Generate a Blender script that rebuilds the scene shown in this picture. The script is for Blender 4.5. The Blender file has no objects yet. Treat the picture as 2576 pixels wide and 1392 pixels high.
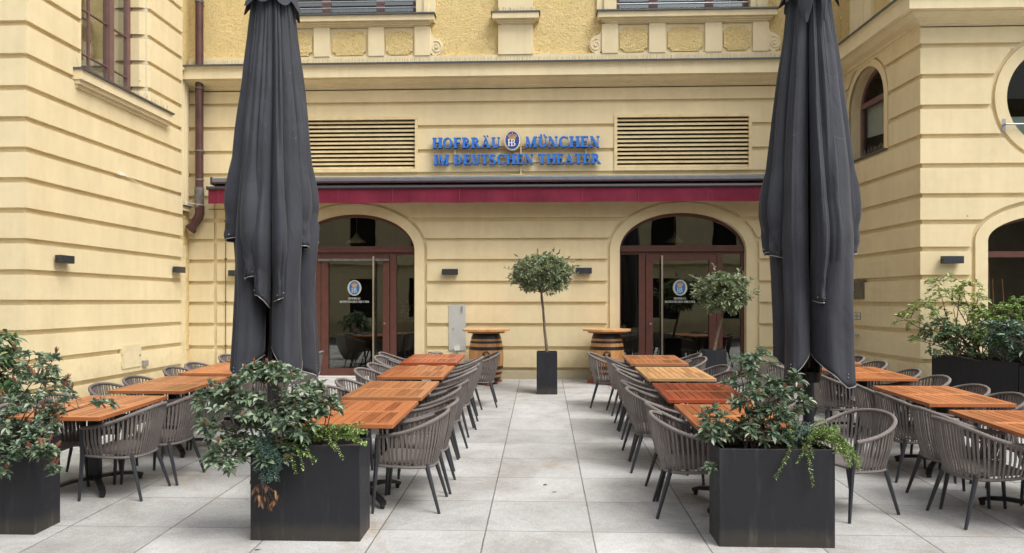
import bpy, bmesh, math, random
from math import sin, cos, pi, sqrt, radians
from mathutils import Vector, Matrix, noise

random.seed(7)
sc = bpy.context.scene
COL = sc.collection
CAMZ = 1.88
YAW = radians(2.27)
FPX = 1920.0
SLOPE = .0276
def gz(y): return SLOPE * y

# ------------------------------------------------------------------ measuring helpers
def ray(px, py):
    xc = (px - 1288) / FPX
    return Vector((xc * cos(YAW) - sin(YAW), xc * sin(YAW) + cos(YAW), (758 - py) / FPX))
def Pd(px, py, d): return Vector((0, 0, CAMZ)) + ray(px, py) * d
def gnd(px, py):
    d = FPX * CAMZ / (py - 705.0)
    p = Vector((0, 0, CAMZ)) + ray(px, py) * d
    p.z = gz(p.y)
    return p

# ------------------------------------------------------------------ materials
MATS = {}
def nodes(name):
    m = bpy.data.materials.new(name); m.use_nodes = True
    nt = m.node_tree
    b = nt.nodes['Principled BSDF']
    return m, nt, b
def N(nt, t, **kw):
    n = nt.nodes.new(t)
    for k, v in kw.items():
        if k in n.inputs: n.inputs[k].default_value = v
        else: setattr(n, k, v)
    return n
def L(nt, a, b): nt.links.new(a, b)
def ramp(nt, fac, stops):
    r = nt.nodes.new('ShaderNodeValToRGB'); L(nt, fac, r.inputs[0])
    e = r.color_ramp.elements
    while len(e) < len(stops): e.new(0.5)
    for k, (p, c) in enumerate(stops):
        e[k].position = p; e[k].color = (c[0], c[1], c[2], 1) if not isinstance(c, float) else (c, c, c, 1)
    return r.outputs[0]
def mul(c, f): return tuple(min(1, x * f) for x in c)
def bump(nt, b, h, strength, dist):
    bn = N(nt, 'ShaderNodeBump'); bn.inputs['Strength'].default_value = strength; bn.inputs['Distance'].default_value = dist
    L(nt, h, bn.inputs['Height']); L(nt, bn.outputs[0], b.inputs['Normal']); return bn
def objco(nt):
    g = nt.nodes.new('ShaderNodeNewGeometry'); return g.outputs['Position']
def noisetex(nt, co, scale, detail=4, rough=.55, dist=0):
    n = N(nt, 'ShaderNodeTexNoise', Scale=scale, Detail=detail, Roughness=rough, Distortion=dist)
    if co is not None: L(nt, co, n.inputs['Vector'])
    return n.outputs['Fac']
def simple(name, col, rough=.6, metal=0, var=.12, vscale=6, bscale=60, bstr=.1, bdist=.004, spec=.5, sheen=0):
    m, nt, b = nodes(name)
    co = objco(nt)
    f = noisetex(nt, co, vscale, 5, .6)
    c = ramp(nt, f, [(.3, mul(col, 1 - var)), (.7, mul(col, 1 + var))])
    L(nt, c, b.inputs['Base Color'])
    b.inputs['Roughness'].default_value = rough; b.inputs['Metallic'].default_value = metal
    b.inputs['Specular IOR Level'].default_value = spec
    if sheen: b.inputs['Sheen Weight'].default_value = sheen
    if bstr: bump(nt, b, noisetex(nt, co, bscale, 3), bstr, bdist)
    MATS[name] = m
    return m

def plaster(name, col):
    m, nt, b = nodes(name); co = objco(nt)
    big = noisetex(nt, co, .9, 6, .62)
    mid = noisetex(nt, co, 7, 5, .6)
    mp = N(nt, 'ShaderNodeMapping'); mp.inputs['Scale'].default_value = (5, 5, .45); L(nt, co, mp.inputs[0])
    streak = noisetex(nt, mp.outputs[0], 1.0, 5, .6)
    a = ramp(nt, big, [(.3, mul(col, .93)), (.7, mul(col, 1.05))])
    s = ramp(nt, streak, [(.33, (.945, .935, .92)), (.56, (1., 1., 1.))])
    s2 = ramp(nt, mid, [(.3, (.955, .95, .94)), (.6, (1., 1., 1.))])
    # splash grime close to the paving
    sx = N(nt, 'ShaderNodeSeparateXYZ'); L(nt, co, sx.inputs[0])
    nz = N(nt, 'ShaderNodeMath', operation='MULTIPLY_ADD'); L(nt, mid, nz.inputs[0]); nz.inputs[1].default_value = -.9; L(nt, sx.outputs[2], nz.inputs[2])
    gr = ramp(nt, nz.outputs[0], [(.0, (.72, .70, .66)), (.5, (1., 1., 1.))])
    x = None
    for q in (s, s2, gr):
        mx = N(nt, 'ShaderNodeMix', data_type='RGBA', blend_type='MULTIPLY'); mx.inputs[0].default_value = 1
        L(nt, x if x is not None else a, mx.inputs[6]); L(nt, q, mx.inputs[7]); x = mx.outputs[2]
    vor = N(nt, 'ShaderNodeTexVoronoi', Scale=1.3); L(nt, co, vor.inputs['Vector'])
    sp = ramp(nt, vor.outputs['Distance'], [(.012, (.45, .4, .33)), (.02, (1., 1., 1.))])
    mx = N(nt, 'ShaderNodeMix', data_type='RGBA', blend_type='MULTIPLY'); mx.inputs[0].default_value = 1
    L(nt, x, mx.inputs[6]); L(nt, sp, mx.inputs[7])
    L(nt, mx.outputs[2], b.inputs['Base Color'])
    b.inputs['Roughness'].default_value = .9; b.inputs['Specular IOR Level'].default_value = .2
    bump(nt, b, noisetex(nt, co, 55, 5, .7), .35, .006)
    MATS[name] = m
CREAM = (.735, .625, .395)
plaster('cream', CREAM)
plaster('cream_trim', (.745, .645, .425))
plaster('plinth', (.56, .50, .36))
simple('panel_paint', (.64, .55, .35), .6, bstr=.05)
def rough_plaster():
    m, nt, b = nodes('rough_plaster'); co = objco(nt)
    w = noisetex(nt, co, 11, 5, .7, 2.2)
    w2 = noisetex(nt, co, 26, 4, .7, 1.2)
    ad = N(nt, 'ShaderNodeMath', operation='MULTIPLY_ADD'); L(nt, w2, ad.inputs[0]); ad.inputs[1].default_value = .55; L(nt, w, ad.inputs[2])
    c = ramp(nt, ad.outputs[0], [(.56, (.66, .46, .17)), (.68, (.92, .70, .31)), (.9, (.95, .77, .40))])
    L(nt, c, b.inputs['Base Color']); b.inputs['Roughness'].default_value = .9; b.inputs['Specular IOR Level'].default_value = .2
    bump(nt, b, ad.outputs[0], 1.0, .07)
    MATS['rough_plaster'] = m
rough_plaster()
simple('flashing', (.10, .11, .12), .5, .4)
simple('brown_frame', (.095, .036, .027), .38, var=.18, vscale=9, bscale=30)
simple('mauve_frame', (.16, .085, .078), .5, var=.12)
simple('frame_dark', (.04, .017, .015), .4)
simple('steel', (.62, .60, .57), .28, 1, bstr=0)
simple('rail_steel', (.33, .35, .38), .45, .7, bstr=0)
simple('anthracite', (.028, .031, .038), .42, 0, var=.15, bstr=.1)
simple('lamp_metal', (.035, .038, .046), .42, .2, bstr=.02)
simple('black_iron', (.014, .014, .016), .4, .2)
simple('rubber', (.015, .015, .015), .7)
simple('burgundy_seam', (.26, .05, .075), .8, bstr=0)
simple('cassette', (.20, .22, .245), .35, .5, var=.1, bstr=0)
simple('bar_metal', (.045, .048, .055), .4, .3, bstr=0)
simple('louvre_paint', (.68, .56, .32), .5, bstr=0)
simple('dark_void', (.012, .010, .009), .9, bstr=0)
simple('room', (.075, .062, .05), .9, bstr=0)
simple('pipe_brown', (.075, .032, .030), .35, .1, var=.35, vscale=5)
simple('pipe_grey', (.16, .15, .145), .5, .3, var=.4, vscale=12)
simple('cabinet_grey', (.47, .475, .45), .5, .1, var=.06, vscale=9)
simple('box_taupe', (.14, .12, .095), .5, .1)
simple('white_plastic', (.72, .72, .70), .4, bstr=0)
simple('grey_plastic', (.25, .24, .22), .5, bstr=0)
simple('blue_letter', (.022, .165, .60), .35, var=.06, bstr=0)
simple('blue_side', (.02, .10, .36), .4, var=.06, bstr=0)
simple('emblem_blue', (.03, .06, .26), .35, bstr=0)
simple('emblem_blue_light', (.02, .13, .36), .35, bstr=0)
simple('emblem_white', (.8, .8, .8), .4, bstr=0)
simple('emblem_gold', (.58, .36, .12), .45, bstr=0)
simple('emblem_beige', (.52, .42, .22), .4, bstr=0)
simple('decal_white', (.44, .46, .43), .5, bstr=0)
simple('soil', (.055, .032, .018), .95, var=.5, vscale=30, bscale=50, bstr=1, bdist=.03)
simple('stone_step', (.50, .50, .47), .8)
simple('spike_wire', (.30, .27, .20), .5, .5, bstr=0)
simple('cable_dark', (.10, .06, .045), .5, bstr=0)
simple('curtain', (.012, .016, .03), .8, bstr=0)
simple('linen', (.5, .55, .5), .8, bstr=0)
simple('brass', (.5, .36, .14), .35, .8, bstr=0)
simple('lamp_glass_shade', (.5, .45, .3), .2, bstr=0)
simple('mint', (.30, .42, .36), .5, bstr=0)
simple('bark', (.16, .12, .085), .85, var=.35, vscale=25, bscale=70, bstr=.7, bdist=.01)
simple('twig', (.085, .055, .04), .8, var=.3)
simple('asphalt', (.05, .05, .05), .9)
simple('strap', (.150, .130, .122), .85, var=.14, vscale=14, bscale=400, bstr=.4, bdist=.002)
simple('bowl_grey', (.22, .22, .24), .45)
simple('hem', (.34, .34, .35), .8, bstr=0)

def objvar(name, amt):
    m = MATS[name]; nt = m.node_tree; b = nt.nodes['Principled BSDF']; l = b.inputs['Base Color'].links[0]; src = l.from_socket
    oi = nt.nodes.new('ShaderNodeObjectInfo'); h = nt.nodes.new('ShaderNodeHueSaturation')
    mr = nt.nodes.new('ShaderNodeMapRange'); mr.inputs[3].default_value = 1 - amt; mr.inputs[4].default_value = 1 + amt
    nt.links.new(oi.outputs['Random'], mr.inputs[0]); nt.links.new(mr.outputs[0], h.inputs['Value']); nt.links.new(src, h.inputs['Color']); nt.links.new(h.outputs[0], b.inputs['Base Color'])
objvar('strap', .14)
def planter_mat():
    m, nt, b = nodes('planter'); co = objco(nt)
    sx = N(nt, 'ShaderNodeTexCoord')
    s = N(nt, 'ShaderNodeSeparateXYZ'); L(nt, sx.outputs['Object'], s.inputs[0])
    n1 = noisetex(nt, co, 18, 6, .7)
    ad = N(nt, 'ShaderNodeMath', operation='MULTIPLY_ADD'); L(nt, n1, ad.inputs[0]); ad.inputs[1].default_value = -.13; L(nt, s.outputs[2], ad.inputs[2])
    d = ramp(nt, ad.outputs[0], [(-.0, (.038, .035, .031)), (.08, (.0155, .0160, .0205))])
    mp = N(nt, 'ShaderNodeMapping'); mp.inputs['Scale'].default_value = (9, 9, .8); L(nt, co, mp.inputs[0])
    st = noisetex(nt, mp.outputs[0], 2, 6, .65)
    c2 = ramp(nt, st, [(.55, (1., 1., 1.)), (.8, (2.7, 2.6, 2.4))])
    mx = N(nt, 'ShaderNodeMix', data_type='RGBA', blend_type='MULTIPLY'); mx.inputs[0].default_value = 1
    L(nt, d, mx.inputs[6]); L(nt, c2, mx.inputs[7]); L(nt, mx.outputs[2], b.inputs['Base Color'])
    b.inputs['Specular IOR Level'].default_value = .35
    L(nt, ramp(nt, n1, [(.3, .48), (.7, .66)]), b.inputs['Roughness'])
    bump(nt, b, noisetex(nt, co, 180, 3), .12, .002)
    MATS['planter'] = m
planter_mat()

def cloth(name, col, sheen=.25):
    m, nt, b = nodes(name); co = objco(nt)
    f = noisetex(nt, co, 2.2, 6, .6)
    L(nt, ramp(nt, f, [(.3, mul(col, .82)), (.7, mul(col, 1.22))]), b.inputs['Base Color'])
    b.inputs['Roughness'].default_value = .75; b.inputs['Specular IOR Level'].default_value = .3
    b.inputs['Sheen Weight'].default_value = sheen; b.inputs['Sheen Roughness'].default_value = .4
    mp = N(nt, 'ShaderNodeMapping'); mp.inputs['Scale'].default_value = (1, 1, .35); L(nt, co, mp.inputs[0])
    w = noisetex(nt, mp.outputs[0], 7, 5, .6, .6)
    bump(nt, b, w, .55, .03)
    MATS[name] = m
cloth('umbrella_cloth', (.036, .039, .049), .08)
cloth('burgundy', (.145, .010, .030), .05)

def wood(name, a, bcol, rough=.38):
    m, nt, b = nodes(name)
    tc = N(nt, 'ShaderNodeTexCoord')
    g = nt.nodes.new('ShaderNodeNewGeometry')
    mp = N(nt, 'ShaderNodeMapping'); mp.inputs['Scale'].default_value = (30, 2.2, 30); L(nt, tc.outputs['Object'], mp.inputs[0])
    off = N(nt, 'ShaderNodeVectorMath', operation='ADD'); L(nt, mp.outputs[0], off.inputs[0])
    ml = N(nt, 'ShaderNodeMath', operation='MULTIPLY'); L(nt, g.outputs['Random Per Island'], ml.inputs[0]); ml.inputs[1].default_value = 90
    L(nt, ml.outputs[0], off.inputs[1])
    f = noisetex(nt, off.outputs[0], 1.2, 6, .65, .5)
    f2 = noisetex(nt, g.outputs['Position'], 4, 4)
    ad = N(nt, 'ShaderNodeMath', operation='MULTIPLY_ADD'); L(nt, g.outputs['Random Per Island'], ad.inputs[0]); ad.inputs[1].default_value = .75; L(nt, f, ad.inputs[2])
    ad2 = N(nt, 'ShaderNodeMath', operation='MULTIPLY_ADD'); L(nt, f2, ad2.inputs[0]); ad2.inputs[1].default_value = .25; L(nt, ad.outputs[0], ad2.inputs[2])
    c = ramp(nt, ad2.outputs[0], [(.5, a), (1., bcol)])
    L(nt, c, b.inputs['Base Color']); b.inputs['Roughness'].default_value = rough
    bump(nt, b, f, .15, .002)
    MATS[name] = m
wood('teak_orange', (.15, .040, .015), (.42, .150, .056), .32)
wood('teak_brown', (.16, .054, .021), (.40, .170, .070), .32)
wood('teak_red', (.13, .022, .010), (.36, .080, .032), .32)
wood('teak_pale', (.24, .12, .045), (.56, .33, .15), .35)
wood('teak_rail', (.30, .10, .034), (.55, .23, .085), .32)
wood('oak', (.27, .115, .036), (.52, .26, .095), .45)
wood('barrel_top', (.42, .19, .07), (.66, .36, .15), .45)

for q in ('teak_orange', 'teak_rail'): objvar(q, .13)
def glass(name, tint, refl=2.0):
    m = bpy.data.materials.new(name); m.use_nodes = True; nt = m.node_tree
    for n in list(nt.nodes): nt.nodes.remove(n)
    o = N(nt, 'ShaderNodeOutputMaterial'); mx = N(nt, 'ShaderNodeMixShader')
    t = N(nt, 'ShaderNodeBsdfTransparent'); t.inputs[0].default_value = (*tint, 1)
    g = N(nt, 'ShaderNodeBsdfGlossy'); g.inputs['Roughness'].default_value = .01; g.inputs[0].default_value = (.95, 1, .97, 1)
    fr = N(nt, 'ShaderNodeFresnel'); fr.inputs[0].default_value = 1.5
    geo = nt.nodes.new('ShaderNodeNewGeometry')
    bn = N(nt, 'ShaderNodeBump'); bn.inputs['Strength'].default_value = .05; bn.inputs['Distance'].default_value = .02
    L(nt, noisetex(nt, geo.outputs['Position'], 1.6, 1), bn.inputs['Height'])
    L(nt, bn.outputs[0], g.inputs['Normal'])
    mu = N(nt, 'ShaderNodeMath', operation='MULTIPLY'); mu.use_clamp = True; L(nt, fr.outputs[0], mu.inputs[0]); mu.inputs[1].default_value = refl
    L(nt, mu.outputs[0], mx.inputs[0]); L(nt, t.outputs[0], mx.inputs[1]); L(nt, g.outputs[0], mx.inputs[2]); L(nt, mx.outputs[0], o.inputs[0])
    MATS[name] = m
glass('glass', (.74, .75, .72), 3.2)
glass('glass_soft', (.75, .76, .74), .4)
glass('glass_upper', (.55, .56, .55), 5)

def leafmat(name, dark, light, back, rough=.35, trans=.12):
    m, nt, b = nodes(name)
    g = nt.nodes.new('ShaderNodeNewGeometry')
    c = ramp(nt, g.outputs['Random Per Island'], [(0, dark), (.55, mul(tuple((x + y) / 2 for x, y in zip(dark, light)), 1)), (.92, light), (1, back)])
    L(nt, c, b.inputs['Base Color']); b.inputs['Roughness'].default_value = rough
    b.inputs['Specular IOR Level'].default_value = .5
    tr = N(nt, 'ShaderNodeBsdfTranslucent'); L(nt, c, tr.inputs[0])
    mx = N(nt, 'ShaderNodeMixShader'); mx.inputs[0].default_value = trans
    out = nt.nodes['Material Output']
    L(nt, b.outputs[0], mx.inputs[1]); L(nt, tr.outputs[0], mx.inputs[2]); L(nt, mx.outputs[0], out.inputs[0])
    MATS[name] = m
leafmat('leaf_dark', (0.073, 0.138, 0.065), (0.211, 0.308, 0.154), (0.292, 0.356, 0.162), .35, .2)
leafmat('leaf_pieris', (0.071, 0.122, 0.078), (0.235, 0.306, 0.196), (0.376, 0.376, 0.235), .34, .2)
leafmat('leaf_olive', (0.133, 0.18, 0.097), (0.343, 0.406, 0.234), (0.468, 0.499, 0.296), .42, .2)
leafmat('leaf_bright', (0.086, 0.172, 0.034), (0.287, 0.425, 0.115), (0.391, 0.437, 0.138), .45, .2)
leafmat('leaf_yellowgreen', (0.163, 0.227, 0.073), (0.471, 0.536, 0.211), (0.6, 0.6, 0.146), .4, .2)
leafmat('leaf_blue', (.06, .13, .10), (.15, .25, .205), (.2, .28, .24), .6, .2)
leafmat('leaf_brown', (.04, .018, .009), (.15, .070, .024), (.26, .15, .06), .6)
leafmat('leaf_rhodo', (0.05, 0.112, 0.045), (0.138, 0.225, 0.1), (0.25, 0.3, 0.125), .33)
leafmat('leaf_laurel', (0.046, 0.091, 0.058), (0.156, 0.247, 0.169), (0.39, 0.494, 0.429), .22)
leafmat('shoot_red', (.24, .075, .05), (.40, .19, .11), (.42, .34, .16), .45, .25)
leafmat('petal', (.5, .55, .35), (.7, .7, .55), (.8, .8, .7), .6)

def slab_mat():
    m, nt, b = nodes('slabs'); co = objco(nt)
    s = N(nt, 'ShaderNodeSeparateXYZ'); L(nt, co, s.inputs[0])
    wob = noisetex(nt, co, 9, 4, .8)
    def line(axis, org, step, w):
        wa_ = N(nt, 'ShaderNodeMath', operation='MULTIPLY_ADD'); L(nt, wob, wa_.inputs[0]); wa_.inputs[1].default_value = .009; L(nt, s.outputs[axis], wa_.inputs[2])
        a = N(nt, 'ShaderNodeMath', operation='SUBTRACT'); L(nt, wa_.outputs[0], a.inputs[0]); a.inputs[1].default_value = org
        d = N(nt, 'ShaderNodeMath', operation='DIVIDE'); L(nt, a.outputs[0], d.inputs[0]); d.inputs[1].default_value = step
        fl = N(nt, 'ShaderNodeMath', operation='FLOOR'); L(nt, d.outputs[0], fl.inputs[0])
        fr = N(nt, 'ShaderNodeMath', operation='SUBTRACT'); L(nt, d.outputs[0], fr.inputs[0]); L(nt, fl.outputs[0], fr.inputs[1])
        c = N(nt, 'ShaderNodeMath', operation='SUBTRACT'); c.inputs[0].default_value = .5; L(nt, fr.outputs[0], c.inputs[1])
        ab = N(nt, 'ShaderNodeMath', operation='ABSOLUTE'); L(nt, c.outputs[0], ab.inputs[0])
        dd = N(nt, 'ShaderNodeMath', operation='SUBTRACT'); dd.inputs[0].default_value = .5; L(nt, ab.outputs[0], dd.inputs[1])
        di = N(nt, 'ShaderNodeMath', operation='MULTIPLY'); L(nt, dd.outputs[0], di.inputs[0]); di.inputs[1].default_value = step / w
        cl = N(nt, 'ShaderNodeClamp'); L(nt, di.outputs[0], cl.inputs[0])
        return cl.outputs[0], fl.outputs[0]
    # slightly wandering joints
    lx, ix = line(0, -.42, .797, .0085)
    ly, iy = line(1, 6.49, .775, .0055)
    mn = N(nt, 'ShaderNodeMath', operation='MINIMUM'); L(nt, lx, mn.inputs[0]); L(nt, ly, mn.inputs[1])
    cb = N(nt, 'ShaderNodeCombineXYZ'); L(nt, ix, cb.inputs[0]); L(nt, iy, cb.inputs[1])
    wn = N(nt, 'ShaderNodeTexWhiteNoise'); L(nt, cb.outputs[0], wn.inputs['Vector'])
    base = (.462, .466, .464)
    tone = ramp(nt, wn.outputs['Value'], [(0, mul(base, .86)), (.5, mul(base, 1.0)), (1, mul(base, 1.08))])
    fine = ramp(nt, noisetex(nt, co, 95, 4, .85), [(.35, (.70, .70, .70)), (.65, (1.16, 1.16, 1.16))])
    mid = ramp(nt, noisetex(nt, co, 22, 6, .75), [(.3, (.88, .88, .88)), (.65, (1.04, 1.04, 1.04))])
    dirt = ramp(nt, noisetex(nt, co, 1.1, 8, .68, .6), [(.36, (.70, .675, .64)), (.62, (1., 1., 1.))])
    rust = ramp(nt, noisetex(nt, co, .55, 7, .7, 1.2), [(.60, (1., 1., 1.)), (.74, (.86, .76, .66))])
    vor = N(nt, 'ShaderNodeTexVoronoi', Scale=1.7); L(nt, co, vor.inputs['Vector'])
    gum = ramp(nt, vor.outputs['Distance'], [(.035, (.58, .56, .54)), (.05, (1., 1., 1.))])
    # a paler wet-looking tide mark band where the slabs are walked on
    x = tone
    for q in (fine, mid, dirt, rust, gum):
        mx = N(nt, 'ShaderNodeMix', data_type='RGBA', blend_type='MULTIPLY'); mx.inputs[0].default_value = 1
        L(nt, x, mx.inputs[6]); L(nt, q, mx.inputs[7]); x = mx.outputs[2]
    jn = N(nt, 'ShaderNodeMix', data_type='RGBA'); L(nt, mn.outputs[0], jn.inputs[0]); L(nt, ramp(nt, noisetex(nt, co, 2.6, 5, .7), [(.35, (.035, .033, .031)), (.65, (.17, .16, .15))]), jn.inputs[6]); L(nt, x, jn.inputs[7])
    L(nt, jn.outputs[2], b.inputs['Base Color'])
    b.inputs['Roughness'].default_value = .8; b.inputs['Specular IOR Level'].default_value = .25
    bump(nt, b, mn.outputs[0], .6, .006)
    MATS['slabs'] = m
slab_mat()

# ------------------------------------------------------------------ mesh builder
WOFF = {}
def M(n): return MATS[n]
class Frame:
    def __init__(s, O, U, Nn): s.O = Vector(O); s.U = Vector(U).normalized(); s.N = Vector(Nn).normalized()
    def p(s, u, v, z): return s.O + s.U * u + s.N * v + Vector((0, 0, z))
    def px(s, x, y):
        D = ray(x, y); C = Vector((0, 0, CAMZ))
        t = (s.O - C).dot(s.N) / D.dot(s.N); P = C + D * t
        return (P - s.O).dot(s.U), P.z
WORLD = Frame((0, 0, 0), (1, 0, 0), (0, 1, 0))
class MB:
    def __init__(s, fr=None): s.v = []; s.f = []; s.fr = fr or WORLD
    def P(s, u, v, z): return s.fr.p(u, v, z)
    def quad(s, a, b, c, d):
        n = len(s.v); s.v += [Vector(a), Vector(b), Vector(c), Vector(d)]; s.f.append((n, n + 1, n + 2, n + 3))
    def q(s, *pts): s.quad(*[s.P(*p) for p in pts])
    def poly(s, pts):
        n = len(s.v); s.v += [s.P(*p) for p in pts]; s.f.append(tuple(range(n, n + len(pts))))
    def box(s, u0, u1, v0, v1, z0, z1):
        n = len(s.v)
        for z in (z0, z1):
            for (u, v) in ((u0, v0), (u1, v0), (u1, v1), (u0, v1)): s.v.append(s.P(u, v, z))
        for f in ((0, 3, 2, 1), (4, 5, 6, 7), (0, 1, 5, 4), (1, 2, 6, 5), (2, 3, 7, 6), (3, 0, 4, 7)): s.f.append(tuple(n + i for i in f))
    def obox(s, c, sx, sy, sz, R):
        n = len(s.v); c = Vector(c)
        for z in (-1, 1):
            for (x, y) in ((-1, -1), (1, -1), (1, 1), (-1, 1)): s.v.append(c + R @ Vector((x * sx / 2, y * sy / 2, z * sz / 2)))
        for f in ((0, 3, 2, 1), (4, 5, 6, 7), (0, 1, 5, 4), (1, 2, 6, 5), (2, 3, 7, 6), (3, 0, 4, 7)): s.f.append(tuple(n + i for i in f))
    def bar(s, a, b, w, h, up=(0, 0, 1)):
        a = Vector(a); b = Vector(b); d = (b - a); ln = d.length; d.normalize()
        x = d.cross(Vector(up)).normalized(); y = x.cross(d)
        R = Matrix((x, d, y)).transposed()
        s.obox((a + b) / 2, w, ln, h, R)
    def tube(s, pts, r, seg=8, caps=True, r2=None):
        pts = [Vector(p) for p in pts]; n0 = len(s.v); k = len(pts)
        rs = r if isinstance(r, (list, tuple)) else [r + ((r2 if r2 is not None else r) - r) * i / max(1, k - 1) for i in range(k)]
        nrm = None
        for i, p in enumerate(pts):
            t = (pts[min(i + 1, k - 1)] - pts[max(i - 1, 0)]).normalized()
            if nrm is None: nrm = t.orthogonal().normalized()
            else:
                nrm = nrm - t * nrm.dot(t)
                nrm = nrm.normalized() if nrm.length > 1e-6 else t.orthogonal().normalized()
            bn = t.cross(nrm)
            for j in range(seg):
                a = 2 * pi * j / seg; s.v.append(p + (nrm * cos(a) + bn * sin(a)) * rs[i])
        for i in range(k - 1):
            for j in range(seg):
                j2 = (j + 1) % seg
                s.f.append((n0 + i * seg + j, n0 + i * seg + j2, n0 + (i + 1) * seg + j2, n0 + (i + 1) * seg + j))
        if caps:
            s.f.append(tuple(n0 + j for j in reversed(range(seg)))); s.f.append(tuple(n0 + (k - 1) * seg + j for j in range(seg)))
    def lathe(s, c, prof, seg=32, squash=1):
        c = Vector(c); n0 = len(s.v)
        for (r, z) in prof:
            for j in range(seg):
                a = 2 * pi * j / seg; s.v.append(c + Vector((r * cos(a), r * sin(a) * squash, z)))
        for i in range(len(prof) - 1):
            for j in range(seg):
                j2 = (j + 1) % seg; s.f.append((n0 + i * seg + j, n0 + i * seg + j2, n0 + (i + 1) * seg + j2, n0 + (i + 1) * seg + j))
        s.f.append(tuple(n0 + j for j in reversed(range(seg)))); s.f.append(tuple(n0 + (len(prof) - 1) * seg + j for j in range(seg)))
    def strip(s, A, B, v0, v1, closed=False):
        """plate between outlines A and B [(u,z)], from depth v0 to v1"""
        n = len(A); rng = range(n if closed else n - 1)
        for i in rng:
            j = (i + 1) % n
            s.q((*A[i][:1], v1, A[i][1]), (A[j][0], v1, A[j][1]), (B[j][0], v1, B[j][1]), (B[i][0], v1, B[i][1]))
            s.q((A[i][0], v0, A[i][1]), (A[j][0], v0, A[j][1]), (A[j][0], v1, A[j][1]), (A[i][0], v1, A[i][1]))
            s.q((B[j][0], v0, B[j][1]), (B[i][0], v0, B[i][1]), (B[i][0], v1, B[i][1]), (B[j][0], v1, B[j][1]))
        if not closed:
            for i in (0, n - 1):
                s.q((A[i][0], v0, A[i][1]), (A[i][0], v1, A[i][1]), (B[i][0], v1, B[i][1]), (B[i][0], v0, B[i][1]))
    def prism(s, pts, v0, v1):
        s.poly([(u, v1, z) for u, z in pts])
        n = len(pts)
        for i in range(n):
            a, b = pts[i], pts[(i + 1) % n]
            s.q((a[0], v0, a[1]), (b[0], v0, b[1]), (b[0], v1, b[1]), (a[0], v1, a[1]))
    def build(s, name, mat, parent=None, smooth=False, local=False, base=None, fixn=True, merge=False, bevel=0):
        me = bpy.data.meshes.new(name)
        off = Vector((0, 0, 0))
        if not local:
            if parent is not None: off = WOFF.get(parent, Vector((0, 0, 0)))
            elif base is not None: off = Vector(base)
            elif s.v:
                xs = [p.x for p in s.v]; ys = [p.y for p in s.v]; zs = [p.z for p in s.v]
                off = Vector(((min(xs) + max(xs)) / 2, (min(ys) + max(ys)) / 2, min(zs)))
        me.from_pydata([tuple(p - off) for p in s.v], [], s.f)
        if fixn or merge:
            bm = bmesh.new(); bm.from_mesh(me)
            if merge: bmesh.ops.remove_doubles(bm, verts=bm.verts, dist=1e-4)
            bmesh.ops.recalc_face_normals(bm, faces=bm.faces); bm.to_mesh(me); bm.free()
        me.materials.append(M(mat) if isinstance(mat, str) else mat)
        if smooth:
            me.polygons.foreach_set('use_smooth', [True] * len(me.polygons))
            try: me.set_sharp_from_angle(angle=radians(40))
            except Exception: pass
        o = bpy.data.objects.new(name, me); COL.objects.link(o)
        if parent is not None: o.parent = parent; WOFF[o] = WOFF.get(parent, Vector((0, 0, 0)))
        else: o.location = off; WOFF[o] = off
        if bevel:
            b = o.modifiers.new('bevel', 'BEVEL'); b.width = bevel; b.segments = 2; b.limit_method = 'ANGLE'
        return o
def tag(o, label=None, cat=None, group=None, kind=None):
    if label: o['label'] = label
    if cat: o['category'] = cat
    if group: o['group'] = group
    if kind: o['kind'] = kind
    return o
def thing(name, label, cat, loc, rz=0, group=None):
    o = bpy.data.objects.new(name, None); COL.objects.link(o); o.location = loc; o.rotation_euler = (0, 0, rz)
    o.empty_display_size = .2
    WOFF[o] = Vector(loc); tag(o, label, cat, group); return o
def dup(root, loc, rot, label, group=None, swap=None):
    r = root.copy(); COL.objects.link(r); r.location = loc; r.rotation_euler = rot
    r['label'] = label
    if group: r['group'] = group
    for ch in list(root.children):
        c = ch.copy(); COL.objects.link(c); c.parent = r
        if swap and ch.name.split('.')[0] in swap:
            c.material_slots[0].link = 'OBJECT'; c.material_slots[0].material = M(swap[ch.name.split('.')[0]])
        for g in list(ch.children):
            d = g.copy(); COL.objects.link(d); d.parent = c
    return r

# ------------------------------------------------------------------ frames of the walls
B = Frame((0, 14.56, 0), (1, 0, 0), (0, -1, 0))
LS = Frame((-6.81, 0, 0), (0, 1, 0), (1, 0, 0))
LF = Frame((0, 9.80, 0), (1, 0, 0), (0, -1, 0))
RC = Vector((5.74, 11.78, 0)); RB = Vector((5.61, 14.56, 0)); rd = (RB - RC).normalized()
RS = Frame(RC, rd, (-rd.y, rd.x, 0))
RF = Frame((0, 11.78, 0), (1, 0, 0), (0, -1, 0))
def zb(g, k=1): return 1.88 + (g - 1.67) * .8856 * k
GB = [zb(g) for g in (.25, .705, 1.2, 1.66, 2.11, 2.58, 3.03, 3.47, 3.97, 4.46, 4.95, 5.47, 5.98)]
GR = [zb(g, 1.02) for g in (.25, .705, 1.2, 1.66, 2.11, 2.58, 3.03, 3.47, 3.97, 4.46, 4.95, 5.46, 5.97)]
GL = [.33, .714, 1.11, 1.50, 1.90, 2.30, 2.71, 3.11, 3.51, 3.91, 4.31, 4.72, 5.14, 5.57, 6.02, 6.47, 6.93, 7.39, 7.85, 8.3, 8.75, 9.2, 9.65, 10.1]
GH = .072; PD = .050
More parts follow.
